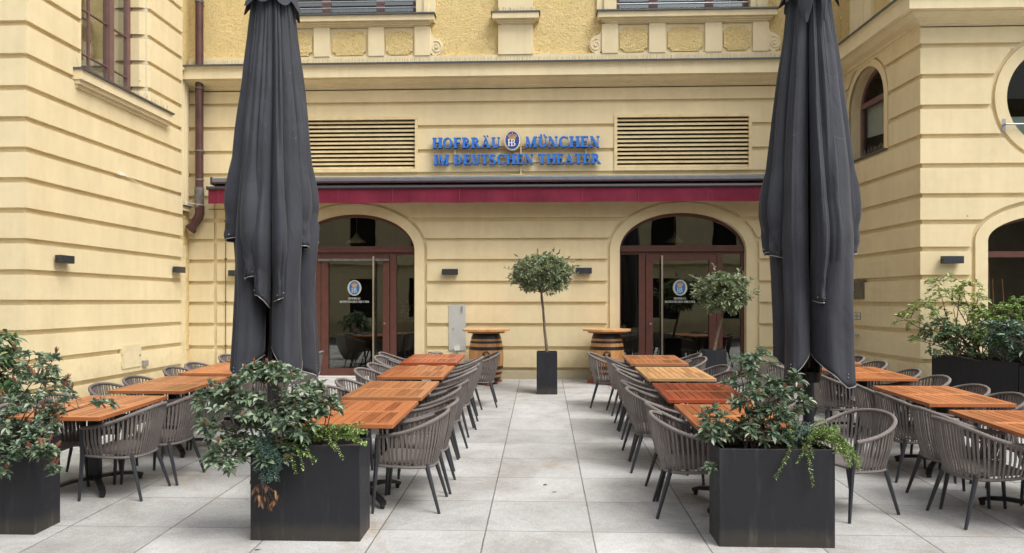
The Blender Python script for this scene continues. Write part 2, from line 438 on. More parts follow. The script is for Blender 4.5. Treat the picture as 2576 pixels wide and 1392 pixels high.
class Ex:
    def __init__(s, kind, cu, hw, zs=0, rise=0, z0=-9): s.k = kind; s.cu = cu; s.hw = hw; s.zs = zs; s.rise = rise; s.z0 = z0
    def rng(s, u):
        t = (u - s.cu) / s.hw
        if abs(t) >= 1: return None
        if s.k == 'arch': return (s.z0, s.zs + s.rise * sqrt(1 - t * t))
        if s.k == 'rect': return (s.z0, s.zs)
        if s.k == 'circ': h = s.rise * sqrt(1 - t * t); return (s.zs - h, s.zs + h)
    def samples(s):
        if s.k == 'rect': return [s.cu - s.hw, s.cu + s.hw]
        return [s.cu + s.hw * cos(pi * i / 48) for i in range(49)]
def minus(iv, e):
    out = []
    for a, b in iv:
        if e is None or e[1] <= a or e[0] >= b: out.append((a, b)); continue
        if e[0] > a: out.append((a, e[0]))
        if e[1] < b: out.append((e[1], b))
    return [(a, b) for a, b in out if b - a > .012]
def band(mb, u0, u1, z0, z1, ex, v1, v0=None):
    us = {u0, u1}
    for e in ex:
        for x in e.samples():
            if u0 < x < u1: us.add(x)
    us = sorted(us); prev = []
    def iv(u):
        r = [(z0, z1)]
        for e in ex: r = minus(r, e.rng(u))
        return r
    for a, b in zip(us, us[1:]):
        if b - a < 1e-6: continue
        ep = min(1e-4, (b - a) * .1)
        A = iv(a + ep); C = iv(b - ep)
        if len(A) != len(C):
            A = C = iv((a + b) / 2)
        for (p, q), (r, t) in zip(A, C):
            mb.q((a, v1, p), (b, v1, r), (b, v1, t), (a, v1, q))
            if v0 is not None:
                mb.q((a, v0, p), (b, v0, r), (b, v1, r), (a, v1, p)); mb.q((a, v1, q), (b, v1, t), (b, v0, t), (a, v0, q))
        if v0 is not None:
            if len(prev) != len(A) or any(abs(x[0] - y[0]) > .004 or abs(x[1] - y[1]) > .004 for x, y in zip(prev, A)):
                for (p, q) in prev + A: mb.q((a, v0, p), (a, v1, p), (a, v1, q), (a, v0, q))
        prev = C
    if v0 is not None:
        for (p, q) in prev: mb.q((us[-1], v0, p), (us[-1], v1, p), (us[-1], v1, q), (us[-1], v0, q))
def arch_line(cu, hw, zs, rise, z0, n=40):
    p = [(cu - hw, z0), (cu - hw, (z0 + zs) / 2)]
    p += [(cu - hw * cos(pi * i / n), zs + rise * sin(pi * i / n)) for i in range(n + 1)]
    return p + [(cu + hw, (z0 + zs) / 2), (cu + hw, z0)]
def circ_line(cu, r, zc, rz, n=64): return [(cu - r * cos(2 * pi * i / n), zc + rz * sin(2 * pi * i / n)) for i in range(n)]
def reveal(mb, line, va, vb, closed=False):
    n = len(line)
    for i in range(n if closed else n - 1):
        a, b = line[i], line[(i + 1) % n]
        mb.q((a[0], va, a[1]), (b[0], va, b[1]), (b[0], vb, b[1]), (a[0], vb, a[1]))
def wallpanels(fr, G, u0, u1, ex, ztop=None):
    mb = MB(fr)
    Gs = G + ([ztop + GH] if ztop else [])
    for a, b in zip(Gs, Gs[1:]): band(mb, u0, u1, a, b - GH, ex, PD, 0)
    return mb

# ==================================================================== GROUND
mb = MB()
ys = [-40, -3.9, 16]
mb.quad((-40, -3.9, gz(-3.9)), (40, -3.9, gz(-3.9)), (40, 16, gz(16)), (-40, 16, gz(16)))
tag(mb.build('pavement', 'slabs', base=(0, 0, 0)), kind='structure')
mb = MB(); mb.quad((-60, -60, -.25), (60, -60, -.25), (60, -4, -.25), (-60, -4, -.25))
mb.quad((-60, -4, -.25), (60, -4, -.25), (60, -3.9, gz(-3.9)), (-60, -3.9, gz(-3.9)))
tag(mb.build('road', 'asphalt', base=(0, 0, 0)), kind='structure')

def roombox(fr, u0, u1, z0, z1, v0, v1):
    mb = MB(fr)
    mb.q((u0, v1, z0), (u1, v1, z0), (u1, v1, z1), (u0, v1, z1))
    mb.q((u0, v0, z0), (u0, v1, z0), (u0, v1, z1), (u0, v0, z1)); mb.q((u1, v0, z0), (u1, v1, z0), (u1, v1, z1), (u1, v0, z1))
    mb.q((u0, v0, z0), (u1, v0, z0), (u1, v1, z0), (u0, v1, z0)); mb.q((u0, v0, z1), (u1, v0, z1), (u1, v1, z1), (u0, v1, z1))
    return mb
# ==================================================================== CENTRAL FACADE
GY = gz(14.56)
fac = thing('building', 'cream theatre facade between the two wings with the burgundy awning and blue lettering', 'building', (0, 14.56, GY), group=None)
ulr, _ = B.px(1558.5, 700); urr, _ = B.px(1876, 700)
hwd = (urr - ulr) / 2; cR = (urr + ulr) / 2
uR2, _ = B.px(1043.8, 700); cL = uR2 - hwd
zsp = B.px(1700, 629.5)[1]; ztp = B.px(1700, 534.6)[1]
z_s = hwd / 477.5
arx = []; axo = []
for c in (cL, cR):
    arx.append(Ex('arch', c, hwd, zsp, ztp - zsp))
    axo.append(Ex('arch', c, hwd + 97 * z_s, zsp, (ztp - zsp) + 100 * z_s))
ll0, lz1 = B.px(707, 295); ll1, lz0 = B.px(1051, 432)
rl0, _ = B.px(1546, 295); rl1, _ = B.px(1888, 295)
lz1 = B.px(1300, 294)[1]; lz0 = B.px(1300, 431)[1]
lou = [Ex('rect', (a + b) / 2, (b - a) / 2, lz1, z0=lz0) for a, b in ((ll0, ll1), (rl0, rl1))]
ZC0 = 5.92; ZTOPW = 13.5
UL, UR = -6.83, 5.70
# window openings upstairs
wz0 = B.px(1700, 38)[1]; wz1 = wz0 + 2.4
wR0 = B.px(1550, 30)[0]; wR1 = B.px(1886, 30)[0]; cpil = B.px(1297.7, 60)[0]
wins = [(2 * cpil - wR1, 2 * cpil - wR0), (wR0, wR1)]
wex = [Ex('rect', (a + b) / 2, (b - a) / 2, wz1, z0=wz0) for a, b in wins]
mb = MB(B); band(mb, UL, UR, GY - .1, 6.15, arx + lou, 0)
for c in (cL, cR): reveal(mb, arch_line(c, hwd, zsp, ztp - zsp, GY - .1), .042, -.2)
mb.build('wall', 'cream', fac)
mb = MB(B); band(mb, UL, UR, 6.15, ZTOPW, wex, 0)
for a, b in wins: reveal(mb, [(a, wz0), (a, wz1), (b, wz1), (b, wz0)], .03, -.22)
mb.build('upper_wall', 'rough_plaster', fac)
# raised blocks: pilaster joint at both ends
uq = B.px(542, 700)[0]; uqr = B.px(1913, 700)[0]
mb = MB(B)
pil_l = Ex('rect', uq + .02, .03, 4.02, z0=-1)
pil_r = Ex('rect', uqr + .02, .03, 4.02, z0=-1)
for a, b in zip(GB, GB[1:]): band(mb, UL, UR, a, b - GH, axo + lou + [pil_l] if a < 3.9 else axo + lou, PD, 0)
band(mb, UL, UR, GB[-1], ZC0 + .02, [], PD, 0)
for c in (cL, cR):
    mb.strip(arch_line(c, hwd, zsp, ztp - zsp, GY - .1), arch_line(c, hwd + 75 * z_s, zsp, ztp - zsp + 75 * z_s, GY - .1), 0, .042)
mb.build('rusticated_blocks', 'cream', fac)
mb = MB(B); band(mb, UL, UR, GY - .1, GB[0] - .06, [Ex('rect', c, hwd + 97 * z_s, 9) for c in (cL, cR)], .05, 0)
mb.build('plinth', 'plinth', fac) if False else None
wd = hwd + 97 * z_s
for pa_, pb_ in ((UL, cL - wd), (cL + wd, cR - wd), (cR + wd, UR)):
    mb = MB(B); mb.box(pa_, pb_, 0, .068, GY - .1, GB[0] - .06); mb.build('plinth', 'plinth', fac)
# main cornice
CPROF = [(0, ZC0), (.05, ZC0 + .0), (.05, ZC0 + .04), (.09, ZC0 + .05), (.10, ZC0 + .075), (.20, ZC0 + .10), (.30, ZC0 + .145), (.30, 6.08), (.385, 6.08), (.385, 6.27), (.40, 6.285), (.42, 6.32)]
def sweep(mb, path, prof, k=1):
    n = len(path); offs = []
    for i in range(n):
        def nrm(a, b):
            d = (Vector(b) - Vector(a)).normalized(); return Vector((d.y, -d.x, 0))
        if i == 0: m = nrm(path[0], path[1])
        elif i == n - 1: m = nrm(path[-2], path[-1])
        else:
            a = nrm(path[i - 1], path[i]); b = nrm(path[i], path[i + 1]); m = (a + b); m = m / (m.length ** 2 / 2)
        offs.append(m)
    for i in range(n - 1):
        for (v0, z0), (v1, z1) in zip(prof, prof[1:]):
            a = Vector(path[i]); b = Vector(path[i + 1])
            mb.quad(a + offs[i] * v0 + Vector((0, 0, z0)), b + offs[i + 1] * v0 + Vector((0, 0, z0)), b + offs[i + 1] * v1 + Vector((0, 0, z1)), a + offs[i] * v1 + Vector((0, 0, z1)))
    for e in (0, n - 1):
        mb.f.append(tuple(range(len(mb.v), len(mb.v) + len(prof)))); mb.v += [Vector(path[e]) + offs[e] * v + Vector((0, 0, z)) for v, z in prof]
mb = MB(); sweep(mb, [(-6.95, 14.56, 0), (5.8, 14.56, 0)], CPROF + [(.42, 6.322), (0, 6.40)]); mb.build('cornice', 'cream_trim', fac)
mb = MB(); sweep(mb, [(-6.97, 14.56, 0), (5.82, 14.56, 0)], [(.02, 6.405), (.435, 6.327), (.435, 6.298), (.44, 6.298), (.445, 6.335), (.02, 6.42)]); mb.build('cornice_flashing', 'flashing', fac)
# band on top of the cornice and window surrounds upstairs
mb = MB(B)
zb1 = B.px(1300, 140)[1]
band(mb, UL, UR, 6.2, zb1, [], .07, 0)
# sills
zs1 = B.px(1300, 42)[1]; zs0 = B.px(1300, 67)[1]
def sillbox(u0, u1, dv=.20):
    H = zs1 - zs0
    for k, (e, za, z2) in enumerate(((0, .45, 1), (.06, .25, .45), (.09, .1, .25), (.12, 0, .1))):
        mb.box(u0 + e * 1.2, u1 - e * 1.2, 0.001 * k, dv - e, zs0 + za * H, zs0 + z2 * H)
def cx3(x, y=60): return B.px(1285.6 + .33273 * x, y)[0]
def mirror(u): return 2 * cpil - u
sR0 = cx3(652); sR1 = B.px(1948, 60)[0]
sillbox(sR0, sR1); sillbox(mirror(sR1), mirror(sR0)); 
pc0, pc1 = B.px(1240, 60)[0], B.px(1356, 60)[0]; sillbox(pc0, pc1, .22)
mb.box(B.px(1254, 60)[0], B.px(1341, 60)[0], 0, .09, zb1, zs0)
mb.box(B.px(1254, 60)[0], B.px(1341, 60)[0], 0, .09, zs1, ZTOPW - .5)
pils = [(685, 805), (1040, 1162), (1462, 1587), (1820, 1940)]
fld = [(805, 1040), (1162, 1462), (1587, 1820)]
zp1 = zs0 - .005
for side in (0, 1):
    for a, b in pils:
        u0, u1 = cx3(a), cx3(b)
        if side: u0, u1 = mirror(u1), mirror(u0)
        mb.box(u0, u1, 0, .085, zb1, zp1)
    for a, b in fld:
        u0, u1 = cx3(a), cx3(b)
        if side: u0, u1 = mirror(u1), mirror(u0)
        mb.box(u0, u1, 0, .03, zb1, zp1)
# window surrounds
for side in (0, 1):
    for a, b, dv in ((648, 700, .05), (700, 735, .09), (735, 795, .06), (1805, 1850, .06), (1850, 1890, .09), (1890, 1935, .05)):
        u0, u1 = cx3(a, 20), cx3(b, 20)
        if side: u0, u1 = mirror(u1), mirror(u0)
        mb.box(u0, u1, 0, dv, zs1, wz1 + .1)
    a, b = wins[side]
    mb.box(a - .3, b + .3, 0, .1, wz1 + .1, wz1 + .35)
# scrolls
def scroll(u, s):
    z1 = zs0 - .01; h = z1 - zb1
    # S shaped bracket body
    A = []; Bp = []
    outl = [(0, 1.0), (.02, .8), (.10, .68), (.28, .62), (.42, .52), (.5, .36), (.48, .2), (.38, .07), (.22, .01), (.08, .03), (0, .12)]
    k = .235
    pts = [(u - s * x * k / .5, zb1 + z * h) for x, z in outl]
    mb.prism(pts, 0, .05)
    cxs = u - s * .24 * k / .5; cz = zb1 + .3 * h
    sp = []
    for i in range(46):
        t = i / 45; a = 2 * pi * 1.6 * t + 1.2; r = (.235 * k / .5) * (1 - t * .82)
        sp.append(B.p(cxs + s * r * cos(a), .052, cz + r * sin(a) * 1.1))
    mb.tube(sp, .012, 6)
    mb.tube([B.p(cxs, .03, cz), B.p(cxs, .072, cz)], .028, 12)
scroll(cx3(685), 1); scroll(mirror(cx3(685)), -1); scroll(cx3(1940), -1); scroll(mirror(cx3(1940)), 1)
mb.build('window_apron', 'cream_trim', fac)
mb = MB(B)
for a, b in ((sR0, sR1), (mirror(sR1), mirror(sR0)), (pc0, pc1)):
    mb.box(a - .025, b + .025, -.02, .235, zs1 + .001, zs1 + .028)
mb.build('sill_flashing', 'flashing', fac)
# rough plaster cartouches
mb = MB(B)
def cart(u0, u1, z0, z1):
    c = .07; pts = []
    for (cx, cz, a0) in ((u0, z0, 0), (u0, z1, -90), (u1, z1, 180), (u1, z0, 90)):
        for i in range(6):
            a = radians(a0 + 90 * i / 5)
            pts.append((cx + c * cos(a), cz + c * sin(a)))
    # reverse each corner sweep so that the notch is concave
    out = []
    for k in range(4): out += pts[k * 6:(k + 1) * 6]
    mb = MB(B); mb.prism(out, .03, .062); mb.build('cartouche', 'rough_plaster', fac)
for a, b in ((822, 1027), (1182, 1443), (1603, 1803)):
    za = B.px(1700, 131.5)[1]; zc = B.px(1700, 72)[1]
    cart(cx3(a), cx3(b), za, zc); cart(mirror(cx3(b)), mirror(cx3(a)), za, zc)
# upstairs windows
for (a, b) in wins:
    mb = MB(B); w = b - a
    def fx(t): return a + w * t
    for t0, t1 in ((0, .03), (.255, .32), (.68, .74), (.965, 1)): mb.box(fx(t0), fx(t1), -.20, -.12, wz0, wz1)
    mb.box(a, b, -.195, -.125, wz0, wz0 + .07); mb.box(a, b, -.195, -.125, wz1 - .07, wz1)
    mb.box(a, b, -.195, -.125, wz0 + 1.5, wz0 + 1.58)
    wn = mb.build('window', 'mauve_frame', fac)
    mb = MB(B); mb.q((a, -.16, wz0), (b, -.16, wz0), (b, -.16, wz1), (a, -.16, wz1)); mb.build('pane', 'glass_upper', wn)
    mb = MB(B)
    for dz in (.11, .235, .36, .485): mb.tube([B.p(a + .01, -.04, wz0 + dz), B.p(b - .01, -.04, wz0 + dz)], .016, 8)
    mb.build('safety_bar', 'rail_steel', wn, smooth=True)
    mb = MB(B)
    for t0, t1 in ((.07, .21), (.80, .93)): mb.box(fx(t0), fx(t1), -.11, -.02, wz0 + .005, wz0 + .085)
    mb.build('sill_box', 'grey_plastic', wn)
    mb = MB(B); mb.box(a - .2, b + .2, -2.2, -2.19, wz0 - .5, wz1 + .3); mb.box(a - .2, b + .2, -2.2, -.23, wz0 - .52, wz0 - .5)
    mb.box(a - .2, b + .2, -2.2, -.23, wz1 + .3, wz1 + .32); mb.box(a - .22, a - .2, -2.2, -.23, wz0 - .5, wz1 + .3); mb.box(b + .2, b + .22, -2.2, -.23, wz0 - .5, wz1 + .3)
    mb.build('room', 'room', wn)
# bird spikes
mb = MB()
def spikes(p0, p1, n, h=.1, lean=.35, seed=1):
    r = random.Random(seed); p0 = Vector(p0); p1 = Vector(p1)
    for i in range(n):
        p = p0.lerp(p1, (i + r.random() * .7) / n)
        q = p + Vector((r.uniform(-.3, .3) * h, r.uniform(-lean, lean) * h * .7, h * r.uniform(.8, 1.1)))
        mb.tube([p, q], .0022, 3, caps=False)
spikes(B.p(UL, .2, 6.365), B.p(UR, .2, 6.365), 420, .12)
for a, b in ((sR0, sR1), (mirror(sR1), mirror(sR0)), (pc0, pc1)): spikes(B.p(a + .02, .12, zs1 + .02), B.p(b - .02, .12, zs1 + .02), 40, .12, .5, 3)
tag(mb.build('bird_spikes', 'spike_wire', fac), kind='stuff')

# louvred vents
for a, b in ((ll0, ll1), (rl0, rl1)):
    mb = MB(B)
    t = .045
    mb.box(a - .012, b + .012, 0.0, .075, lz1 - t, lz1 + .012); mb.box(a - .012, b + .012, 0.0, .075, lz0 - .012, lz0 + t)
    mb.box(a - .012, a + t, 0.0, .073, lz0 + t, lz1 - t); mb.box(b - t, b + .012, 0.0, .073, lz0 + t, lz1 - t)
    v = mb.build('louvre_vent', 'louvre_paint', fac)
    n = 12; H = (lz1 - lz0 - 2 * t)
    mb = MB(B)
    for i in range(n):
        z = lz0 + t + (i + .12) * H / n
        mb.poly([(a + t, .035, z), (b - t, .035, z), (b - t, .035, z + .030), (a + t, .035, z + .030)])
        mb.poly([(a + t, .035, z), (b - t, .035, z), (b - t, -.03, z + .055), (a + t, -.03, z + .055)])
        mb.poly([(a + t, .035, z + .030), (b - t, .035, z + .030), (b - t, -.03, z + .062), (a + t, -.03, z + .062)])
    mb.build('slats', 'louvre_paint', v, fixn=False)
    mb = MB(B); mb.box(a - .1, b + .1, -.3, -.29, lz0 - .1, lz1 + .1); reveal(mb, [(a, lz0), (a, lz1), (b, lz1), (b, lz0)], .0, -.3, True); mb.build('duct', 'dark_void', v)

# -------------------------------------------------------------- lettering
def glyph(ch):
    """letters of unit cap height as plates; returns list of ('p', pts) or ('s', A, B), width"""
    T = .225; t = .10; sf = .075
    R = lambda x0, y0, x1, y1: ('s', [(x0, y0), (x0, y1)], [(x1, y0), (x1, y1)])
    def stem(x, w=T, top=True, bot=True, e=.07):
        o = [R(x, 0, x + w, 1)]
        if bot: o.append(R(x - e, 0, x + w + e, sf))
        if top: o.append(R(x - e, 1 - sf, x + w + e, 1))
        return o
    def arc(cx, cy, ro, rh, ri, rhi, a0, a1, n=14, dx=0):
        A = []; Bq = []
        for i in range(n + 1):
            a = radians(a0 + (a1 - a0) * i / n)
            A.append((cx + ro * cos(a), cy + rh * sin(a))); Bq.append((cx + dx + ri * cos(a), cy + rhi * sin(a)))
        return ('s', A, Bq)
    def diag(x0, y0, x1, y1, w): return ('s', [(x0, y0), (x1, y1)], [(x0 + w, y0), (x1 + w, y1)])
    if ch == ' ': return [], .34
    if ch == 'I': return stem(.09), .40
    if ch == 'H': return stem(.08) + stem(.60) + [R(.28, .47, .60, .47 + t)], .90
    if ch == 'E': return stem(.08) + [R(.28, 1 - t, .66, 1), R(.60, .80, .66, 1), R(.28, .48, .56, .48 + t), R(.52, .40, .56, .64), R(.28, 0, .68, t), R(.62, 0, .68, .22)], .76
    if ch == 'F': return stem(.08) + [R(.28, 1 - t, .66, 1), R(.60, .80, .66, 1), R(.28, .47, .56, .47 + t), R(.52, .38, .56, .64)], .72
    if ch == 'T': return stem(.27, top=False) + [R(.02, 1 - t, .72, 1), R(.02, .78, .08, 1), R(.66, .78, .72, 1)], .76
    if ch == 'D': return stem(.08) + [arc(.30, .5, .50, .5, .29, .5 - t, 90, -90, 18)], .88
    if ch == 'B': return stem(.08) + [arc(.30, .755, .32, .245, .14, .245 - t, 90, -90), arc(.30, .27, .39, .27, .19, .27 - t, 90, -90)], .78
    if ch == 'R': return stem(.08) + [arc(.30, .735, .36, .265, .16, .265 - t, 90, -90), ('s', [(.34, .50), (.62, 0)], [(.54, .50), (.90, 0)])], .88
    if ch == 'O': return [arc(.45, .5, .43, .515, .23, .515 - t, 0, 360, 30)], .92
    if ch == 'C': return [arc(.46, .5, .44, .515, .23, .515 - t, 48, 312, 26), R(.74, .72, .80, .98), R(.74, .03, .80, .24)], .86
    if ch == 'S':
        A = []; Bq = []
        for i in range(25):
            k = i / 24; a = radians(35 + 235 * min(1, k * 2)) if k < .5 else None
            if k <= .5:
                a = radians(30 + 240 * k * 2); c = (.33, .745); r = (.24, .20)
            else:
                a = radians(90 - 240 * (k - .5) * 2); c = (.33, .265); r = (.25, .21)
            w = .045 + .075 * sin(pi * k)
            A.append((c[0] + (r[0] + w * (1 if k <= .5 else -1)) * cos(a), c[1] + (r[1] + w * .9 * (1 if k <= .5 else -1)) * sin(a)))
            Bq.append((c[0] + (r[0] - w * (1 if k <= .5 else -1)) * cos(a), c[1] + (r[1] - w * .9 * (1 if k <= .5 else -1)) * sin(a)))
        return [('s', A, Bq), R(.53, .74, .58, 1.0), R(.06, 0, .11, .28)], .68
    if ch == 'U': return [R(.08, .35, .28, 1), R(.01, 1 - sf, .35, 1), arc(.385, .35, .305, .365, .105, .29, 180, 360, 14, dx=.02), R(.61, .35, .69, 1), R(.53, 1 - sf, .77, 1)], .80
    if ch == 'N': return [R(.08, 0, .16, 1), R(.01, 0, .24, sf), ('s', [(.02, 1), (.58, 0)], [(.26, 1), (.80, 0)]), R(.66, 0, .735, 1), R(.58, 1 - sf, .82, 1)], .86
    if ch == 'M': return [R(.08, 0, .155, 1), R(.01, 0, .23, sf), ('s', [(.03, 1), (.40, 0)], [(.27, 1), (.54, 0)]), ('s', [(.42, 0), (.74, 1)], [(.50, 0), (.84, 1)]), R(.74, 0, .94, 1), R(.67, 0, 1.01, sf), R(.74, 1 - sf, 1.01, 1)], 1.06
    if ch == 'A': return [('s', [(.06, 0), (.37, 1)], [(.135, 0), (.45, 1)]), ('s', [(.33, 1), (.56, 0)], [(.47, 1), (.79, 0)]), R(.18, .30, .62, .30 + t), R(-.01, 0, .22, sf), R(.50, 0, .86, sf)], .86
    return [], .5
def text_len(s, sp=.05):
    w = 0
    for ch in s: w += glyph({'Ä': 'A', 'Ü': 'U'}.get(ch, ch))[1] + sp
    return w - sp
def write(mb, s, u0, z0, h, width, v0, v1, sp=.05):
    k = width / text_len(s, sp); u = u0; n = 0
    dv = min(.0008, h * .004)
    for ch in s:
        base = {'Ä': 'A', 'Ü': 'U'}.get(ch, ch)
        shp, w = glyph(base)
        if ch in 'ÄÜ':
            cx = .41 if ch == 'Ä' else .385
            for d in (-.15, .13):
                shp = shp + [('s', [(cx + d - .02, 1.08), (cx + d - .075, 1.145), (cx + d - .02, 1.21)], [(cx + d + .03, 1.08), (cx + d + .085, 1.145), (cx + d + .03, 1.21)])]
        for kk, sh in enumerate(shp):
            n += 1
            f = lambda P: [(u + x * k, z0 + y * h) for x, y in P]
            mb.strip(f(sh[1]), f(sh[2]), v0 - dv * kk, v1 + dv * kk)
        u += (w + sp) * k
CROWN = [(-.50, .62), (-.40, .34), (.40, .34), (.50, .62)]
def crown(mb, cu, cz, w, v0, v1):
    f = lambda P: [(cu + x * w, cz + y * w) for x, y in P]
    mb.prism(f([(-.34, -.36), (.34, -.36), (.36, -.26), (-.36, -.26)]), v0, v1)
    mb.prism(f([(-.36, -.23), (.36, -.23), (.39, -.14), (-.39, -.14)]), v0, v1)
    e = .0006
    for i, (x, y) in enumerate(((-.44, .22), (-.24, .30), (0, .36), (.24, .30), (.44, .22))):
        bx = x * .75
        mb.strip(f([(bx - .07, -.12), (x - .10, y - .16), (x - .05, y)]), f([(bx + .0, -.12), (x - .045, y - .14), (x, y - .05)]), v0, v1 + e * i)
        mb.strip(f([(bx + .0, -.12), (x + .045, y - .14), (x, y - .05)]), f([(bx + .07, -.12), (x + .10, y - .16), (x + .05, y)]), v0, v1 + e * i + e / 2)
    mb.prism(f([(-.05, .34), (.05, .34), (.05, .44), (-.05, .44)]), v0, v1 + .004)
    mb.prism(f([(-.015, .44), (.015, .44), (.015, .56), (-.015, .56)]), v0, v1 + .004)
def hbmono(mb, cu, z0, h, v0, v1):
    e = min(.001, h * .006)
    R = lambda x0, y0, x1, y1, k=0: mb.strip([(cu + x0 * h, z0 + y0 * h), (cu + x0 * h, z0 + y1 * h)], [(cu + x1 * h, z0 + y0 * h), (cu + x1 * h, z0 + y1 * h)], v0, v1 + e * k)
    R(-.48, 0, -.32, 1); R(-.56, 0, -.24, .07, 1); R(-.56, .93, -.24, 1, 1)
    R(-.32, .46, -.04, .54, 2); R(-.06, 0, .10, 1, 3); R(-.14, 0, .2, .07, 4); R(-.14, .93, .2, 1, 4)
    for cy, r, rr in ((.755, .245, .30), (.27, .27, .38)):
        A = []; C = []
        for i in range(13):
            a = radians(90 - 180 * i / 12)
            A.append((cu + (.16 + rr * cos(a)) * h, z0 + (cy + r * sin(a)) * h)); C.append((cu + (.16 + (rr - .16) * cos(a)) * h, z0 + (cy + (r - .07) * sin(a)) * h))
        mb.strip(A, C, v0, v1 + e * (5 if cy > .5 else 6))
def ell(cu, cz, a, b, n=40): return [(cu + a * cos(2 * pi * i / n), cz + b * sin(2 * pi * i / n)) for i in range(n)]
def u_(x, y=380): return B.px(x, y)[0]
def z_(y): return B.px(1300, y)[1]
sg = thing('wall_sign', 'blue raised letters on beige rails with crowned oval emblem, above the awning', 'sign', B.p(u_(1297), .05, z_(437)))
mb = MB(B)
vf = .17
kx = 14.56 / (14.56 - .17)
def us(x): return (B.px(x, 380)[0]) / kx
# positions shrink a little because the letters stand in front of the wall
def zs_(y): return CAMZ + (z_(y) - CAMZ) / kx
for s, a, b, yb, yt in (('HOFBRÄU', 1087, 1258, 371.5, 345), ('MÜNCHEN', 1321, 1509, 371.5, 344), ('IM DEUTSCHEN THEATER', 1090.5, 1511, 413, 388)):
    k_ = (us(b) - us(a)) / text_len(s); pos = us(a)
    for wd in s.split(' '):
        wl_ = text_len(wd) * k_
        mb = MB(B); write(mb, wd, pos, zs_(yb), zs_(yt) - zs_(yb), wl_, .165, .172); lt = mb.build('lettering', 'blue_letter', sg)
        mb = MB(B); write(mb, wd, pos + .004, zs_(yb) - .006, zs_(yt) - zs_(yb), wl_, .10, .160); mb.build('letter_return', 'blue_side', lt)
        pos += wl_ + (glyph(' ')[1] + .10) * k_
mb = MB(B)
for y0 in (363, 404): mb.box(us(1098), us(1500), .055, .085, zs_(y0 + 2.6), zs_(y0 - 2.6))
for x, ya, yb in ((1143, 363, 404), (1310, 363, 437), (1475, 363, 404)): mb.box(us(x - 2.3), us(x + 2.3), .05, .083, zs_(yb), zs_(ya))
mb.box(us(1283), us(1318), .03, .082, zs_(440), zs_(436))
for x in (1120, 1230, 1340, 1400, 1460): mb.box(us(x - 2), us(x + 2), .03, .06, zs_(406), zs_(402)); mb.box(us(x - 2), us(x + 2), .03, .06, zs_(365), zs_(361))
mb.build('rail', 'louvre_paint', sg)
ec = us(1289); ez = zs_(354)
ea = (us(1311) - us(1267)) / 2; eb = (zs_(328) - zs_(380)) / 2
mb = MB(B); E0 = ell(ec, ez, ea, eb); mb.prism(E0, .08, .20); em = mb.build('emblem', 'emblem_beige', sg)
mb = MB(B); mb.prism(ell(ec, ez, ea * .88, eb * .92), .2, .206); mb.build('white_ring', 'emblem_white', em)
mb = MB(B); mb.prism(ell(ec, ez, ea * .80, eb * .86), .206, .211); mb.build('blue_field', 'emblem_blue', em)
mb = MB(B); crown(mb, ec, ez + eb * .36, ea * 1.0, .211, .216); mb.build('crown', 'emblem_gold', em)
mb = MB(B); hbmono(mb, ec - .012, ez - eb * .58, eb * .68, .211, .217); mb.build('monogram', 'emblem_white', em)

# -------------------------------------------------------------- awning
aw = thing('awning', 'retracted burgundy awning with grey cassette and hanging valance above both doors', 'awning', B.p(0, .3, zb(3.3)))
def awz(y, v): return CAMZ + (758 - y) / FPX * (14.56 - v + .0)
def awu(x, v): 
    D = ray(x, 700); t = (14.56 - v) / D.y; return D.x * t
a0 = awu(535, .3); a1 = awu(2135, .3)
z1 = awz(443, .3); z0 = awz(457, .3)
mb = MB(B)
prof = [(.04, z0 - .01), (.34, z0 - .01), (.36, z0 + .02), (.36, z1 - .03), (.33, z1), (.04, z1 + .01)]
def ext(mb, prof, u0, u1):
    n = len(prof)
    for i in range(n):
        a = prof[i]; b = prof[(i + 1) % n]; mb.q((u0, a[0], a[1]), (u1, a[0], a[1]), (u1, b[0], b[1]), (u0, b[0], b[1]))
    mb.poly([(u0, v, z) for v, z in prof]); mb.poly([(u1, v, z) for v, z in prof])
ext(mb, prof, a0, a1); mb.build('cassette', 'cassette', aw)
zb0 = awz(473, .52); zb2 = awz(465.5, .52)
mb = MB(B)
nn = 60
for i in range(nn):
    ua = a0 + .02 + (a1 - a0 - .04) * i / nn; ub = a0 + .02 + (a1 - a0 - .04) * (i + 1) / nn
    wa = .006 * sin(i * 1.7); wb_ = .006 * sin((i + 1) * 1.7)
    mb.q((ua, .10, z0 - .012), (ub, .10, z0 - .012), (ub, .50, zb2 - .005 + wb_ * .3), (ua, .50, zb2 - .005 + wa * .3))
mb.build('canvas', 'burgundy', aw, fixn=False, merge=True)
mb = MB(B); ext(mb, [(.48, zb0), (.56, zb0), (.57, zb0 + .02), (.56, zb2), (.49, zb2 + .01)], a0 + .01, a1 - .01); mb.build('front_bar', 'bar_metal', aw)
mb = MB(B); zv = awz(509, .55); nn = 140; r = random.Random(4)
rows = 5; nv = []
for i in range(nn + 1):
    u = a0 + .02 + (a1 - a0 - .04) * i / nn
    col = []
    for j in range(rows + 1):
        z = zb0 + .002 + (zv - zb0) * j / rows + (.004 * sin(i * .31) if j == rows else 0)
        col.append(B.p(u, .535 + (.012 * sin(u * 5.1) + .008 * sin(u * 13) + .006 * sin(u * 31)) * j / rows, z))
    nv.append(col)
for i in range(nn):
    for j in range(rows): mb.quad(nv[i][j], nv[i + 1][j], nv[i + 1][j + 1], nv[i][j + 1])
val = mb.build('valance', 'burgundy', aw, fixn=False, merge=True, smooth=True)
mb = MB(B)
for i in range(-5, 6):
    u = cpil + i * 1.13 + (.11 if i % 2 else 0); mb.box(u - .003, u + .003, .548, .552, zv + .01, zb0 - .005)
mb.build('seam', 'burgundy_seam', val)
mb = MB(B)
